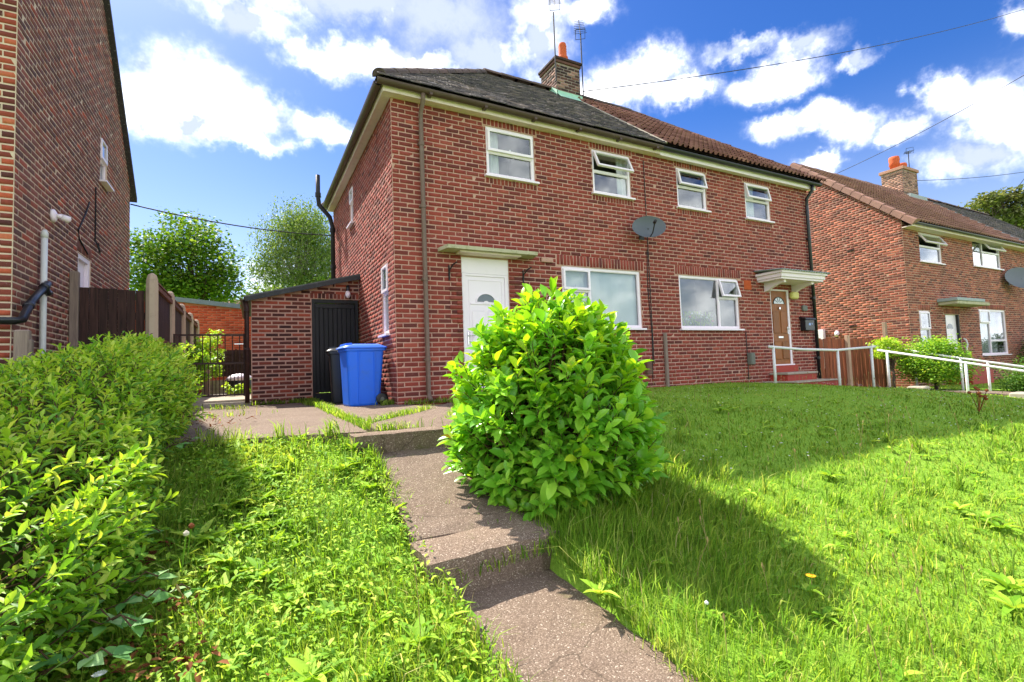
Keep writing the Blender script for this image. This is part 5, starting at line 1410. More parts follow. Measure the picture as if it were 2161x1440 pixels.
# --- the round laurel bush
bush = thing('laurel_bush', (.06,-4.25,float(hgt(.06,-4.25))), 'big rounded glossy green laurel bush beside the garden path', 'bush')
kz = [-1.02,-.9,-.62,-.25,.12,.33,.46,.54]; kr = [.28,.44,.60,.65,.56,.47,.35,.14]
r = np.random.default_rng(5); BC = np.array([.03,-4.25,-.09])
old, new, tips = [], [], []
cnt = 0
while cnt < 820:
    z = r.uniform(-1.0,.56); rad = np.interp(z, kz, kr)
    if r.random() > rad/.74+.12: continue
    an = r.uniform(0, 2*math.pi)
    if math.sin(an) > .2 and r.random() < .4: continue
    lump = 1+.09*math.sin(3*an+4*z)+.07*math.sin(5*an-7*z+1)
    rad *= r.uniform(.78,1.08)*lump
    p = BC + np.array([math.cos(an)*rad, math.sin(an)*rad*.97, z+r.normal(0,.03)])
    slope = np.interp(z+.05, kz, kr)-np.interp(z-.05, kz, kr)
    ax = unit(np.array([math.cos(an), math.sin(an), -slope*6+.75+.7*max(0,z+.3)])+r.normal(0,.26,3))
    ln = r.uniform(.14,.30); base = p-ax*ln*.7; sz = r.uniform(.68,1.18)
    top = z > -.1 and (ax[2] > .45)
    young = r.random() < (.55 if top else .10)
    lst = []
    shoot(base, ax, int(r.integers(8,13)), .124*sz, .054*sz, ln, r, lst, phi0=r.uniform(15,32), phi1=r.uniform(60,85), jit=.3)
    k = int(len(lst)*(.5 if young else 0))
    new += lst[:k]; old += lst[k:]
    tips.append((base, base+ax*ln)); cnt += 1
def at(px, py, dep): return CAM + dep*(_f + RT*(px-1080.5)/1040.83 - UP*(py-720)/1040.83)
for px, py, dep in ((1072,604,3.75),(1050,640,3.7),(1222,622,3.7),(1200,650,3.8),(1130,650,3.6),(1345,735,3.9),(1010,690,3.6),(1100,660,3.4),(1180,640,3.5),(1250,660,3.6),(1310,760,3.7),(1040,650,3.6),(968,770,3.6),(955,870,3.5),(1290,700,3.7),(1375,860,3.8),(1160,650,3.9)):
    tip = at(px, py+66, dep); ax = unit((tip-BC)*np.array([.5,.5,1.3])+np.array([0,0,.25])); lst = []
    ax = unit(ax+np.array([0,0,.9])); shoot(tip-ax*.36, ax, 13, .118, .049, .34, r, lst, phi0=12, phi1=55); new += lst[:9]; old += lst[9:]; tips.append((tip-ax*.5, tip))
for i in range(1700):   # inner leaves
    z = r.uniform(-.95,.5); rad = np.interp(z, kz, kr)*math.sqrt(r.uniform(.1,.75)); an = r.uniform(0,6.28)
    d = np.array([math.cos(an), math.sin(an), r.uniform(-.5,.7)]); old.append(leaf_m(BC+np.array([math.cos(an)*rad, math.sin(an)*rad, z]), d, np.array([0,0,1.]), .12, .05, r))
def facing_score(ms):
    ms = np.asarray(ms); p = ms[:,:3,3]; v = p-CAM; d = np.linalg.norm(v,axis=1); out_ = p-BC; vis = -(out_*v).sum(1)/(np.linalg.norm(out_,axis=1)+1e-6)/d
    return np.linalg.norm(ms[:,:3,1],axis=1)/d*np.where(vis>.15,1,.3)
bd = [old.pop(int(i)) for i in sorted(r.choice(len(old), 26, replace=False))[::-1]]
pieces('dead_leaf', bush, LT_LAUREL, bd, principled('yellowed_leaf', None, .5, lin(206,150,50), .3), facing_score(bd), 26, True)
pieces('leaf', bush, LT_LAUREL, new, m_laurel_new, facing_score(new), 120, True)
pieces('leaf', bush, LT_LAUREL, old, m_laurel, facing_score(old), 180, True)
m = MB()
for a_, b_ in tips:
    mid = BC+np.array([0,0,-.75])+(a_-BC-np.array([0,0,-.75]))*np.array([.5,.5,.6])
    m.tube([BC+np.array([r.uniform(-.12,.12),r.uniform(-.12,.12),-1.0]), mid, a_, b_], [.014,.009,.005,.002], 5, False)
m.build('stem', m_twig, bush, True)
od = MB(); 

# --- the hedge on the left
hedge = thing('hedge', (-3.3,-2.6,-.8), 'overgrown leafy green hedge along the left side of the garden', 'hedge')
zt_k = ([-7.2,-5.6,-4.6,-3.6,-2.4,-1,.3,1.2], [-1.05,-.80,-.36,-.02,.22,.40,.54,.52])
def hedge_top(y, x): return np.interp(y, *zt_k) - .32*max(0, -3.05-x) - .04*math.sin(3*y+x*2)
r = np.random.default_rng(9); hl, hn, stems = [], [], []
XL = -4.05
def hxr(y): return float(np.interp(y, [-7.2,-6,-4.5,-3,-1,1.2], [-3.2,-2.95,-2.62,-2.56,-2.80,-3.02]))
for i in range(3700):
    y = 1.15-(r.random()**.75)*7.9; y = max(y, -6.9)
    face = r.random(); XR = hxr(y)
    if face < .52:
        x = r.uniform(XL, XR-.02); z = hedge_top(y, x)+r.normal(0,.035); nrm_ = np.array([r.normal(0,.3), r.normal(0,.3), 1.])
        if x > XR-.2: nrm_[0] += .6; z -= .10*(x-(XR-.2))/.2
        up_f = 1.0
    elif face < .93:
        zt = hedge_top(y, XR); zb_ = float(hgt(XR, y)); t = r.random(); z = zb_+.05+(zt-zb_-.08)*t
        x = XR + .10*math.sin(2.3*y)+.10*math.sin(math.pi*t)+r.normal(0,.05); nrm_ = np.array([1., r.normal(0,.4)-.2, .25+.6*t]); up_f = t
    else:
        x = r.uniform(XL+.6, XR); y = 1.15+r.normal(0,.05); zt = hedge_top(y, x); z = r.uniform(-.45, zt); nrm_ = np.array([.4,.6,.5]); up_f = .6
    ax = unit(nrm_+r.normal(0,.18,3)); p = np.array([x,y,z]); ln = r.uniform(.09,.19)
    dcam = np.linalg.norm(p-CAM)
    nl = 11 if dcam < 5 else 9
    k_ = 1.08 if dcam < 3.6 else 1.0; lst = []; shoot(p-ax*ln*.6, ax, nl, r.uniform(.034,.075)*k_, r.uniform(.016,.026)*k_, ln*k_, r, lst, phi0=30, phi1=72)
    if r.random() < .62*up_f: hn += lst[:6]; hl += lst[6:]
    else: hl += lst
    if dcam < 6: stems.append((p-ax*ln*.9, p+ax*ln*.35))
for i in range(6500):
    y = r.uniform(-6.8,1.1); XR = hxr(y); x = r.uniform(XL,XR); zl = float(hgt(x,y)); z = r.uniform(zl, max(zl+.04, hedge_top(y,x)-.02))
    hl.append(leaf_m(np.array([x,y,z]), r.normal(0,1,3), np.array([0,0,1.]), .055, .022, r))
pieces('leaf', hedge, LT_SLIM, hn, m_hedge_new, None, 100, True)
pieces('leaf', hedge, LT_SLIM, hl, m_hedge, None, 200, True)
dq = []
for i in range(500):
    y = r.uniform(-6.5,1); x = r.uniform(XL+.2,hxr(y)-.02); dq.append(leaf_m(np.array([x,y,hedge_top(y,x)+r.normal(-.02,.03)]), r.normal(0,1,3)*np.array([1,1,.4]), np.array([0,0,1.]), .045, .018, r))
pieces('dead_leaf', hedge, LT_SLIM, dq, m_dead, None, 60)
m = MB()
for a_, b_ in stems: m.tube([a_, b_], [.004,.0015], 4, False)
for i in range(60):
    y = r.uniform(-6.5,1); x = r.uniform(XL+.2,hxr(y)-.15); z0 = float(hgt(x,y)); m.tube([(x,y,z0-.05),(x+r.normal(0,.1),y+r.normal(0,.1),z0+.4),(x+r.normal(0,.2),y+r.normal(0,.2),hedge_top(y,x)-.1)],[.018,.011,.004],5,False)
m.build('branch', m_twig, hedge)
# dark shrub body inside so that the hedge is not see-through
m = MB(); ny_ = 34; vs = []
for j in range(ny_+1):
    y = -6.9+8.0*j/ny_; XR = hxr(y); zb_ = float(hgt(-3,y))-.05
    for x, k in ((XL,.0),(XL+.05,1),(-3.3,1),(XR-.22,1),(XR-.16,0)):
        zt = hedge_top(y,x)-.17; vs.append((x+random.uniform(-.05,.05), y, zb_+(zt-zb_)*k+random.uniform(-.04,.04)))
m.add(vs, [(j*5+i, j*5+i+1, (j+1)*5+i+1, (j+1)*5+i) for j in range(ny_) for i in range(4)]); m.build('hedge_body', m_core, hedge)

# --- brambles creeping out of the hedge
br = thing('bramble', (-2.35,-5.6,-1.15), 'pale-backed bramble stems creeping out of the hedge foot', 'bramble')
bl_, bm = [], MB()
LT_BR = leaf_tmpl(wid=(.15,.75,1.0,.85,.45,0.0), fold=.06, droop=.2)
r = np.random.default_rng(12)
for px0, py0, px1, py1, n in ((20,1330,330,1310,4),(60,1275,215,1290,2),(150,1260,360,1210,4),(240,1275,430,1240,4),(120,1400,260,1380,3),(10,1400,120,1390,3),(230,1130,360,1120,3),(170,1290,300,1330,3),(420,920,330,960,3),(60,1180,150,1230,3)):
    for i in range(n):
        t = (i+.5)/n; px, py = px0+(px1-px0)*t, py0+(py1-py0)*t
        # ground hit, then lifted a little
        dv = _f + RT*(px-1080.5)/1040.83 - UP*(py-720)/1040.83
        s_ = 1.0
        for _ in range(30):
            q_ = CAM+dv*s_; s_ += .3*(q_[2]-float(hgt(q_[0],q_[1]))-.17)/max(.2,-dv[2])
        c = CAM+dv*s_
        hd = r.uniform(0,6.28)
        for k in range(3):
            an = hd+(k-1)*1.15; L_ = .075 if k == 1 else .06
            bl_.append(leaf_m(c+r.normal(0,.004,3), np.array([math.cos(an),math.sin(an),r.uniform(-.1,.25)]), np.array([r.normal(0,.3),r.normal(0,.3),1.]), L_*r.uniform(.85,1.2), L_*.72, r))
        if i: bm.tube([prev, (prev+c)/2+np.array([0,0,.03]), c], .003, 5, False)
        else: bm.tube([c+np.array([-.25,.08,-.08]), c], .003, 5, False)
        prev = c
pieces('leaf', br, LT_BR, bl_, m_bramble, None, 300, True)
bm.build('stem', m_twig, br)

# --- weeds: dock, dandelion and creeping leaves too many to count
def free_ground(x, y):
    if PX0+.03 < x < PX1-.03 and y < -3.1: return False
    if -3.6 < x < .75 and y > -3.05+max(0,(-1.06-x))*.36+max(0,x+.4)*2.3: return False
    if -.05 < x < 10.75 and y > -.02: return False
    if 8.4 < x < 14.3 and -.95 < y < .02: return False
    if 8.4 < x < 10.2 and y > -.85: return False
    if 13.05 < x < 13.95: return False
    if x < -3.3 : return False
    if x > 10.7 and y > .5: return False
    return True
r = np.random.default_rng(21); wl = []
def rosette(x, y, n, L_, lift, W_=.36):
    z = float(hgt(x,y)); k0 = r.uniform(0,6.28)
    for i in range(n):
        an = k0+i*2.4+r.normal(0,.2); e_ = lift*r.uniform(.5,1.3)
        wl.append(leaf_m(np.array([x,y,z+.01]), np.array([math.cos(an),math.sin(an),e_]), np.array([0,0,1.]), L_*r.uniform(.6,1.15), L_*W_*r.uniform(.8,1.1), r))
for i in range(420):
    x = r.uniform(-2.55,-1.12); y = r.uniform(-6.6,-2.7)
    if r.random() > .35+.65*(x < -1.7): continue
    if free_ground(x,y): rosette(x, y, int(r.integers(4,8)), r.uniform(.05,.14), r.uniform(.5,1.3))
for i in range(170):
    x = r.uniform(-.3,5.5); y = r.uniform(-6.4,-3.0)
    if free_ground(x,y): rosette(x, y, int(r.integers(4,7)), r.uniform(.04,.09), r.uniform(.4,1.0))
for (px,py,L_,n) in ((1265,1260,.13,8),(1150,1000,.12,6),(2080,1100,.14,12),(2130,1250,.14,12),(2020,1080,.12,9),(2110,1120,.13,10),(1750,1010,.13,10),(1740,1310,.09,8),(1520,870,.13,10),(2140,1290,.13,9),(560,1020,.16,8),(500,1010,.17,8),(470,1140,.15,8),(720,1000,.15,7),(780,1010,.14,7),(600,1060,.12,6),(700,1210,.11,7),(720,1250,.1,6),(420,1150,.16,7)):
    dv = _f + RT*(px-1080.5)/1040.83 - UP*(py-720)/1040.83; s_ = 2.0
    for _ in range(40):
        q_ = CAM+dv*s_; s_ += .3*(q_[2]-float(hgt(q_[0],q_[1])))/max(.12,-dv[2])
    c = CAM+dv*s_; rosette(c[0], c[1], n, L_, .8, .30)
wm = np.asarray(wl)
def joined(name, tmpl, ms, mat, label, smooth=True):
    Vs, Fs, k = [], [], 0; var = rng.integers(0, len(tmpl), len(ms)); ms = np.asarray(ms)
    for vi, (tv, tf) in enumerate(tmpl):
        A = ms[var == vi]
        if len(A) == 0: continue
        Vq = np.einsum('nij,kj->nki', A[:,:3,:3], tv)+A[:,None,:3,3]
        Fs.append((tf[None]+(np.arange(len(A))*len(tv))[:,None,None]+k).reshape(-1,3)); Vs.append(Vq.reshape(-1,3)); k += len(A)*len(tv)
    me = npmesh(name, np.concatenate(Vs), np.concatenate(Fs), smooth); me.materials.append(mat)
    return tag(put(bpy.data.objects.new(name, me), None), label, None, None, 'stuff')
joined('weeds', LT_BROAD, wm, m_weed, 'broad-leaved weeds growing through the rough grass')
# creeping small leaves
cl = []
for i in range(9000):
    x = r.uniform(-2.6,-1.1); y = -6.9+4.2*r.random()**1.2
    if not free_ground(x,y) or r.random() < .3*(x > -1.5): continue
    z = float(np.interp(y,_ky,_kz))+r.uniform(.0,.09); cl.append(leaf_m(np.array([x,y,z]), r.normal(0,1,3)*np.array([1,1,.4])+np.array([0,0,.3]), np.array([0,0,1.]), r.uniform(.018,.04), r.uniform(.012,.02), r))
joined('ground_cover', LT_SLIM, cl, m_weed, 'small-leaved ground cover between hedge and path')
dl = []
for (px,py,n,sp_) in ((330,1385,60,.10),(350,1410,40,.1),(310,1180,25,.06),(360,1300,16,.05),(415,900,60,.22),(440,885,40,.2),(30,860,30,.1)):
    dv = _f + RT*(px-1080.5)/1040.83 - UP*(py-720)/1040.83; s_ = 2.0
    for _ in range(40):
        q_ = CAM+dv*s_; s_ += .3*(q_[2]-float(hgt(q_[0],q_[1]))-.03)/max(.12,-dv[2])
    c = CAM+dv*s_
    for i in range(n): dl.append(leaf_m(c+r.normal(0,1,3)*np.array([sp_,sp_*1.5,.015])+np.array([0,0,.02]), r.normal(0,1,3)*np.array([1,1,.3]), np.array([0,0,1.]), .05, .022, r))
joined('leaf_litter', LT_SLIM, dl, m_dead, 'dry brown fallen leaves lying in the grass and on the driveway')

# --- grass
def grass_height(x, y):
    h = .05+.0*x
    n_ = .5+.5*np.sin(2.1*x+1.3*np.sin(1.7*y))*np.cos(1.9*y+.7*np.sin(2.3*x))
    n2_ = .5+.5*np.sin(6.3*x+2*np.sin(5*y))*np.cos(5.7*y+np.sin(4*x))
    left = np.clip((-1.1-x)/.3, 0, 1)
    rough = (np.clip((1.6-x)/1.6, 0, 1)*.8+.2)*np.clip((-1.0-y)/1.0, 0, 1)
    bushd = np.clip(1.3-np.hypot(x-.2, y+4.6), 0, 1)
    far = np.clip((x-1.5)/2.5, 0, 1)*np.clip((y+4.6)/1.5, 0, 1)
    return (.025 + .019*n_)*(1-.4*far) + .031*rough*n2_*(1-.7*far) + .017*rough*(1-far) + .03*left*n2_ + .09*bushd*n2_ + .03*bushd
cs = .25
cxs = np.arange(-3.4, 22, cs); cys = np.arange(-7.2, .6, cs)
CXg, CYg = np.meshgrid(cxs+cs/2, cys+cs/2); CZg = hgt(CXg, CYg)
Pq = np.stack([CXg-CAM[0], CYg-CAM[1], CZg-CAM[2]], -1)
dz_ = Pq@_f; uu_ = 1080.5+1040.83*(Pq@RT)/np.maximum(dz_, .2); vv_ = 720-1040.83*(Pq@UP)/np.maximum(dz_, .2)
vis = (dz_ > .5) & (uu_ > -250) & (uu_ < 2161+250) & (vv_ < 1440+350)
dist = np.linalg.norm(Pq, axis=-1)
dens = np.clip(20000/dist**1.45, 380, 7500)*vis*(1-.35*np.clip((CXg-1.5)/2.5,0,1)*np.clip((CYg+4.6)/1.5,0,1))
num = rng.poisson(dens*cs*cs)
gxp = np.repeat(CXg.ravel(), num.ravel())+rng.uniform(-cs/2, cs/2, num.sum()); gyp = np.repeat(CYg.ravel(), num.ravel())+rng.uniform(-cs/2, cs/2, num.sum())
keep = np.array([free_ground(a_, b_) for a_, b_ in zip(gxp, gyp)])
# thin, bare or worn patches
worn = (.5+.5*np.sin(1.1*gxp+2*np.cos(.9*gyp))*np.sin(1.6*gyp+gxp)) > .93
keep &= ~(worn & (rng.random(len(gxp)) < .5))
gxp, gyp = gxp[keep], gyp[keep]
# grass along the driveway joints, wall foot and path edges
ex_x, ex_y = [], []
def strip(x0, y0, x1, y1, n, w_):
    t = rng.random(n); ex_x.append(x0+(x1-x0)*t+rng.normal(0,w_,n)); ex_y.append(y0+(y1-y0)*t+rng.normal(0,w_,n))
strip(-1.0,2.4,-1.02,-2.9,1500,.03); strip(-1.0,2.5,-1.0,1.2,900,.05); strip(-.95,-2.45,.1,-1.2,420,.03); strip(-1.0,-3.1,-.4,-3.2,300,.02); strip(-1.9,2.62,-1.0,2.66,260,.04); strip(-3.0,2.4,-2.0,1.6,140,.15); strip(.1,-.06,.9,-.08,220,.04)
strip(-1.1,-4.93,-.45,-4.95,120,.015); strip(-.2,.1,-.02,.2,160,.04); strip(-.9,-4.3,-.6,-4.7,40,.03); strip(-3.2,-.9,-2.0,.2,120,.2)
for i in range(190):
    while True:
        tx, ty = rng.uniform(-2.6,6.5), rng.uniform(-6.9,-1.2)
        if free_ground(tx,ty) and (tx < -1.2 or (tx > -.3 and not (tx > 2.2 and ty > -4.6))): break
    n_t = int(rng.integers(14,40)); ex_x.append(tx+rng.normal(0,.035,n_t)); ex_y.append(ty+rng.normal(0,.035,n_t))
TUFT0 = sum(len(a_) for a_ in ex_x[:-190]); TUFT1 = sum(len(a_) for a_ in ex_x)
for s_ in (-1,):
    strip(PX0,-3.4,PX0,-7.2,1500,.035); strip(PX1,-3.3,PX1,-7.2,1300,.03)
ex_x = np.concatenate(ex_x); ex_y = np.concatenate(ex_y)
nmain = len(gxp); gxp = np.concatenate([gxp, ex_x]); gyp = np.concatenate([gyp, ex_y]); N = len(gxp)
gzp = hgt(gxp, gyp)-.02
gzp[nmain:] = np.maximum(gzp[nmain:], np.where(gyp[nmain:] > -3.15, -.485, -9))
hh = grass_height(gxp, gyp)*rng.gamma(6, 1/6, N).clip(.35, 2.2); hh[nmain:] = rng.uniform(.04,.11,N-nmain); hh[nmain+TUFT0:nmain+TUFT1] = rng.uniform(.08,.19,TUFT1-TUFT0)
dd = np.sqrt((gxp-CAM[0])**2+(gyp-CAM[1])**2)
ww = (.0026+.0009*dd)*rng.uniform(.7,1.4,N)
an = rng.uniform(0, 2*math.pi, N); lean_ = rng.gamma(2.2,.28,N).clip(.05,1.9)
# combed by the wind: neighbouring blades lean alike
an2 = 2.4*np.sin(.9*gxp+.5*gyp)+1.7*np.cos(1.3*gyp-.4*gxp)
an = np.where(rng.random(N) < .45, an2+rng.normal(0,.7,N), an)
dx, dy = np.cos(an), np.sin(an); fa = rng.uniform(0, math.pi, N); sx_, sy_ = np.cos(fa), np.sin(fa)
c1 = np.stack([gxp, gyp, gzp], -1); side = np.stack([sx_*ww, sy_*ww, 0*ww], -1)
m1 = c1+np.stack([dx*hh*lean_*.30, dy*hh*lean_*.30, hh*.62], -1); t1 = c1+np.stack([dx*hh*lean_*.95, dy*hh*lean_*.95, hh*(1.02-.22*lean_)], -1)
V = np.stack([c1-side*.5, c1+side*.5, m1+side*.42, m1-side*.42, t1], 1).reshape(-1, 3)
b0 = (np.arange(N)*5)[:, None]
Fg = np.concatenate([b0+np.array([0,1,2]), b0+np.array([0,2,3]), b0+np.array([3,2,4])], 0)
me = npmesh('grass', V, Fg, False); me.materials.append(m_grass)
tag(put(bpy.data.objects.new('grass', me), None), 'long unmown grass covering the sloping front garden', None, None, 'stuff')

# --- plantain and grass seed stalks
sm = MB()
for i in range(150):
    while True:
        x, y = rng.uniform(-2.5,9), rng.uniform(-6.8,-.6)
        if free_ground(x,y) and (x < -1.2 or x > -.3): break
    z = float(hgt(x,y)); h_ = rng.uniform(.12,.30); lx, ly = rng.normal(0,.05,2); tp = np.array([x+lx,y+ly,z+h_])
    sm.tube([(x,y,z),(x+lx*.4,y+ly*.4,z+h_*.55),tp], [.0018,.0016,.0014], 4, False); sm.tube([tp,tp+np.array([lx*.08,0,.012]),tp+np.array([lx*.15,0,.03])], [.003,.0055,.002], 5, False)
sk_ = sm.build('seed_stalks', principled('seed_stalk', None, .8, lin(150,132,84))); tag(sk_, 'thin brown seed stalks standing in the long grass', None, None, 'stuff')

# --- single flowers one can pick out
def flower(name, px, py, hgt_, head, mat, label, cat, r_=.018):
    dv = _f + RT*(px-1080.5)/1040.83 - UP*(py-720)/1040.83; s_ = 2.0
    for _ in range(60):
        q_ = CAM+dv*s_; s_ += .25*(q_[2]-float(hgt(q_[0],q_[1]))-hgt_)/max(.12,-dv[2])
    c = CAM+dv*s_; t = thing(name, (c[0], c[1], c[2]-hgt_), label, cat)
    m = MB(); m.tube([c-np.array([.02,.01,hgt_]), c-np.array([.012,0,hgt_*.5]), c], .003, 5); m.build('stem', m_weed, t)
    m = MB()
    if head == 'disc':
        for k in range(16):
            a = 2*math.pi*k/16; d = np.array([math.cos(a),math.sin(a),.25]); s2 = np.array([-math.sin(a),math.cos(a),0])*.0045
            m.add([c, c+d*r_*.7+s2, c+d*r_, c+d*r_*.7-s2], [(0,1,2,3)])
        m.tube([c,c+np.array([0,0,.006])],[r_*.4,r_*.3],8)
    else:
        m.tube([c-np.array([0,0,r_]),c-np.array([0,0,r_*.5]),c+np.array([0,0,r_*.3]),c+np.array([0,0,r_])],[r_*.3,r_*.95,r_,r_*.3],9)
    m.build('flower_head', mat, t, False)
m_yel = principled('yellow_petal', None, .6, lin(236,170,20)); m_seed = principled('seed_head', None, .9, lin(206,196,176)); m_wht = principled('white_petal', None, .7, (.75,.75,.72)); m_brn = principled('dry_flower', None, .9, lin(120,66,36))
flower('dandelion', 1711, 1217, .09, 'disc', m_yel, 'yellow dandelion flower in the shadow of the bush', 'flower', .024)
flower('dandelion', 393, 1126, .22, 'ball', m_seed, 'pale dandelion seed head standing left of the path', 'flower', .013)
flower('dandelion', 404, 1110, .2, 'ball', m_brn, 'withered brown flower head beside the pale seed head', 'flower', .013)
flower('clover_flower', 1491, 1272, .06, 'ball', m_wht, 'white clover flower at the near edge of the bush shadow', 'flower', .009)
flower('bramble_flower', 210, 1425, .12, 'disc', m_wht, 'white bramble flower near the bottom left', 'flower', .022)
flower('bramble_flower', 25, 1425, .12, 'disc', m_wht, 'white bramble flower in the bottom left corner', 'flower', .02)
ds = thing('dead_flower_stalk', (7.0,-4.3,float(hgt(7.0,-4.3))), 'dry brown flower stalk on the far right lawn', 'plant')
for k in range(9):
    m = MB(); b_ = np.array([7.0,-4.3,float(hgt(7,-4.3))]); tp = b_+np.array([random.uniform(-.12,.12),random.uniform(-.1,.1),random.uniform(.18,.36)]); m.tube([b_,(b_+tp)/2+np.array([.01,0,.02]),tp],.004,5); st_ = m.build('stalk', m_dead, ds)
    m = MB(); m.tube([tp-np.array([.02,0,.012]),tp,tp+np.array([.02,.01,.012])],[.012,.024,.008],6); m.build('flower_head', m_brn, st_)
# tiny daisies and clover heads in the lawn
dv_ = []
for i in range(420):
    x = r.uniform(1.2,12); y = r.uniform(-4.6,-.4)
    if free_ground(x,y): z = float(hgt(x,y))+.05; dv_.append(leaf_m(np.array([x,y,z]), np.array([1,0,.2]), np.array([0,0,1.]), .022, .022, r))
joined('daisies', LT_TINY, dv_, m_wht, 'tiny white daisies scattered over the lawn', False)

# ------------------------------------------------------------------ trees and shrubs
def tree(name, base, trunk_h, crown_c, crown_r, nclump, per, leaf, mat, label, cat='tree', bk=m_bark, droop=0.0, seed=0, tr=.16, holes=.0, group=None, limit=0):
    r = np.random.default_rng(seed); base = np.array(base, float); cc = np.array(crown_c, float); cr = np.array(crown_r, float)
    t = thing(name, tuple(base), label, cat, group)
    m = MB(); fork = base+np.array([0,0,trunk_h]); m.tube([base-np.array([0,0,.3]), base+(fork-base)*.5+r.normal(0,tr*.4,3)*np.array([1,1,0]), fork, fork+(cc-fork)*.6, cc+np.array([0,0,cr[2]*.5])], [tr*1.25,tr,tr*.85,tr*.5,tr*.12], 8)
    L_ = []; centers = []
    for i in range(nclump):
        d = r.normal(0,1,3); d /= np.linalg.norm(d); rad = r.uniform(.45,1.0)**.6
        if d[2] < -.55: d[2] *= .5
        c = cc+d*cr*rad*(1+.12*math.sin(4*math.atan2(d[1],d[0])+3*d[2])); centers.append(c)
        st_ = fork+(cc-fork)*r.uniform(.0,.9)
        m.tube([st_, (st_+c)/2+r.normal(0,.05,3)*cr, c], [tr*.28,tr*.14,tr*.03], 5, False)
        cs_ = cr.mean()*r.uniform(.18,.30)
        n = int(per*r.uniform(.6,1.3))
        q_ = c+r.normal(0,1,(n,3)).clip(-1.5,1.5)*np.array([cs_,cs_,cs_*.62])
        if droop: q_[:,2] -= np.abs(r.normal(0,1,n))*droop
        for p in q_:
            d2 = r.normal(0,1,3); d2[2] = d2[2]*.5-(1.2 if droop else .25)
            s_ = leaf*r.uniform(.6,1.3); L_.append(leaf_m(p, d2, np.array([r.normal(0,.4),r.normal(0,.4),1.]), s_, s_*(.45 if droop else .8), r))
    m.build('trunk', bk, t, True)
    tv, tf = LT_TINY[0]; A = np.asarray(L_); Vq = np.einsum('nij,kj->nki', A[:,:3,:3], tv)+A[:,None,:3,3]
    me = npmesh('crown', Vq.reshape(-1,3), (tf[None]+(np.arange(len(A))*4)[:,None,None]).reshape(-1,3)); me.materials.append(mat)
    o = put(bpy.data.objects.new('crown', me), t)
    return t
tree('maple_tree', (-3.95,20.8,-.4), 2.2, (-4.55,20.9,5.2), (2.4,2.2,2.5), 105, 180, .17, m_maple, 'round dark green maple tree beyond the side fence', seed=1, tr=.2)
tree('birch_tree', (.8,22.6,-.4), 3.2, (.65,22.6,6.7), (2.15,1.9,3.3), 140, 230, .15, m_birch, 'drooping birch tree behind the lean-to', bk=m_birch_bark, droop=.7, seed=2, tr=.14)
tree('garden_tree', (-.9,17.5,-.4), 1.0, (-.9,17.5,3.0), (1.7,1.2,1.15), 45, 110, .17, m_birch, 'lower bushy tree in front of the birch', seed=3, tr=.1)
tree('garden_tree', (1.6,19,-.4), 1.2, (1.4,19,3.4), (1.5,1.2,1.6), 40, 110, .18, m_maple, 'leafy tree between the birch and the soil pipe', seed=4, tr=.1)
tree('large_tree', (58,11,-1), 6, (60.5,11,12.8), (2.9,3.0,1.9), 60, 120, .34, m_olive, 'dark tree behind the roof of the right house', seed=5, tr=.4)
tree('large_tree', (63,6,-1), 5, (63.5,6,10.3), (3.6,4,3.0), 70, 120, .4, m_conifer, 'pale green tree at the right edge behind the roofs', seed=6, tr=.4)
tree('yard_shrub', (-2.88,7.2,-.36), .2, (-2.86,7.2,.55), (.34,.3,.75), 34, 90, .07, m_hedge_new, 'bright yellow-green shrub behind the iron gate', 'shrub', seed=7, tr=.02)
tree('yard_shrub', (-3.05,5.8,-.36), .2, (-3.02,5.8,.25), (.22,.3,.6), 26, 80, .07, m_hedge, 'dark green shrub by the fence behind the gate', 'shrub', seed=8, tr=.02)
tree('yard_plant', (-2.25,5.0,-.36), .03, (-2.22,5.0,-.2), (.24,.16,.12), 14, 40, .08, m_hedge_new, 'low leafy plant in front of the sack', 'plant', seed=9, tr=.008)
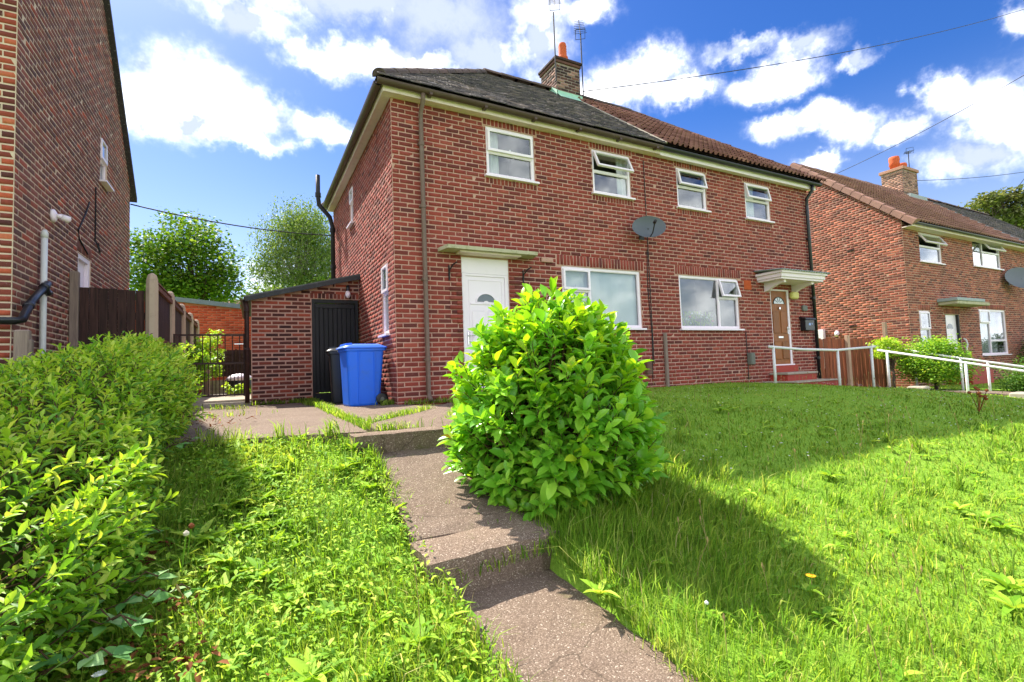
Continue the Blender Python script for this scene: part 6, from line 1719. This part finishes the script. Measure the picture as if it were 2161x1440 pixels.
tree('clipped_shrub', (14.55,-.85,-.95), .3, (14.5,-.85,-.32), (.85,.66,.72), 120, 150, .06, m_hedge, 'rounded shrub below the right house beside the path', 'shrub', seed=10, tr=.05, group=None)
tree('clipped_shrub', (13.6,-.3,-.9), .3, (13.75,-.2,.12), (.38,.4,.36), 34, 110, .06, m_hedge_new, 'small light green shrub next to the wooden fence', 'shrub', seed=11, tr=.04)
tree('clipped_hedge', (15.6,-2.6,-1.25), .2, (15.6,-2.6,-.78), (.75,.7,.58), 90, 130, .05, m_conifer, 'dark clipped hedge at the right edge below the handrail', 'hedge', seed=12, tr=.05)
tree('clipped_hedge', (23.6,-.7,-1.2), .2, (23.6,-.7,-.1), (.75,.6,.75), 60, 110, .06, m_conifer, 'dark shrub at the right edge beside the large window', 'shrub', seed=13, tr=.05)
# far roofs behind the maple
fh = thing('far_house', (-3.0,42,-.4), 'distant brown roofed house behind the orange wall', 'house')
m = MB(); m.box(-7,2.0,41,47,-.5,5.0); m.build('wall', MATS['far_brick'], fh)
m = MB(); m.add([(-7.4,40.7,4.9),(2.4,40.7,4.9),(2.4,47.3,4.9),(-7.4,47.3,4.9),(-5,44,7.3),(0,44,7.3)],[(0,1,5,4),(2,3,4,5),(3,0,4),(1,2,5)]); m.build('roof', m_tile_brown, fh)
# flowers behind the right-hand large window
fl_ = thing('window_flowers', (6.6,.2,.7), 'pink and white flowers on the sill of the right large window', 'flowers')
r = np.random.default_rng(33); q = []
for i in range(260): q.append(leaf_m(np.array([r.uniform(6.1,7.15),r.uniform(.13,.26),r.uniform(.74,1.05)]), np.array([r.normal(0,.5),r.normal(0,.3),1]), np.array([0,-1,.3]), .09, .018, r))
pieces('leaf', fl_, LT_SLIM, q, m_hedge, None, 120)
for i in range(12):
    c = np.array([r.uniform(6.1,7.15),r.uniform(.10,.16),r.uniform(.8,1.08)]); m = MB(); m.tube([c-np.array([0,0,.02]),c,c+np.array([0,0,.02])],[.012,.028,.012],7); m.build('flower_head', m_wht if i%3 else principled('pink_petal', None, .7, lin(214,120,124)), fl_)
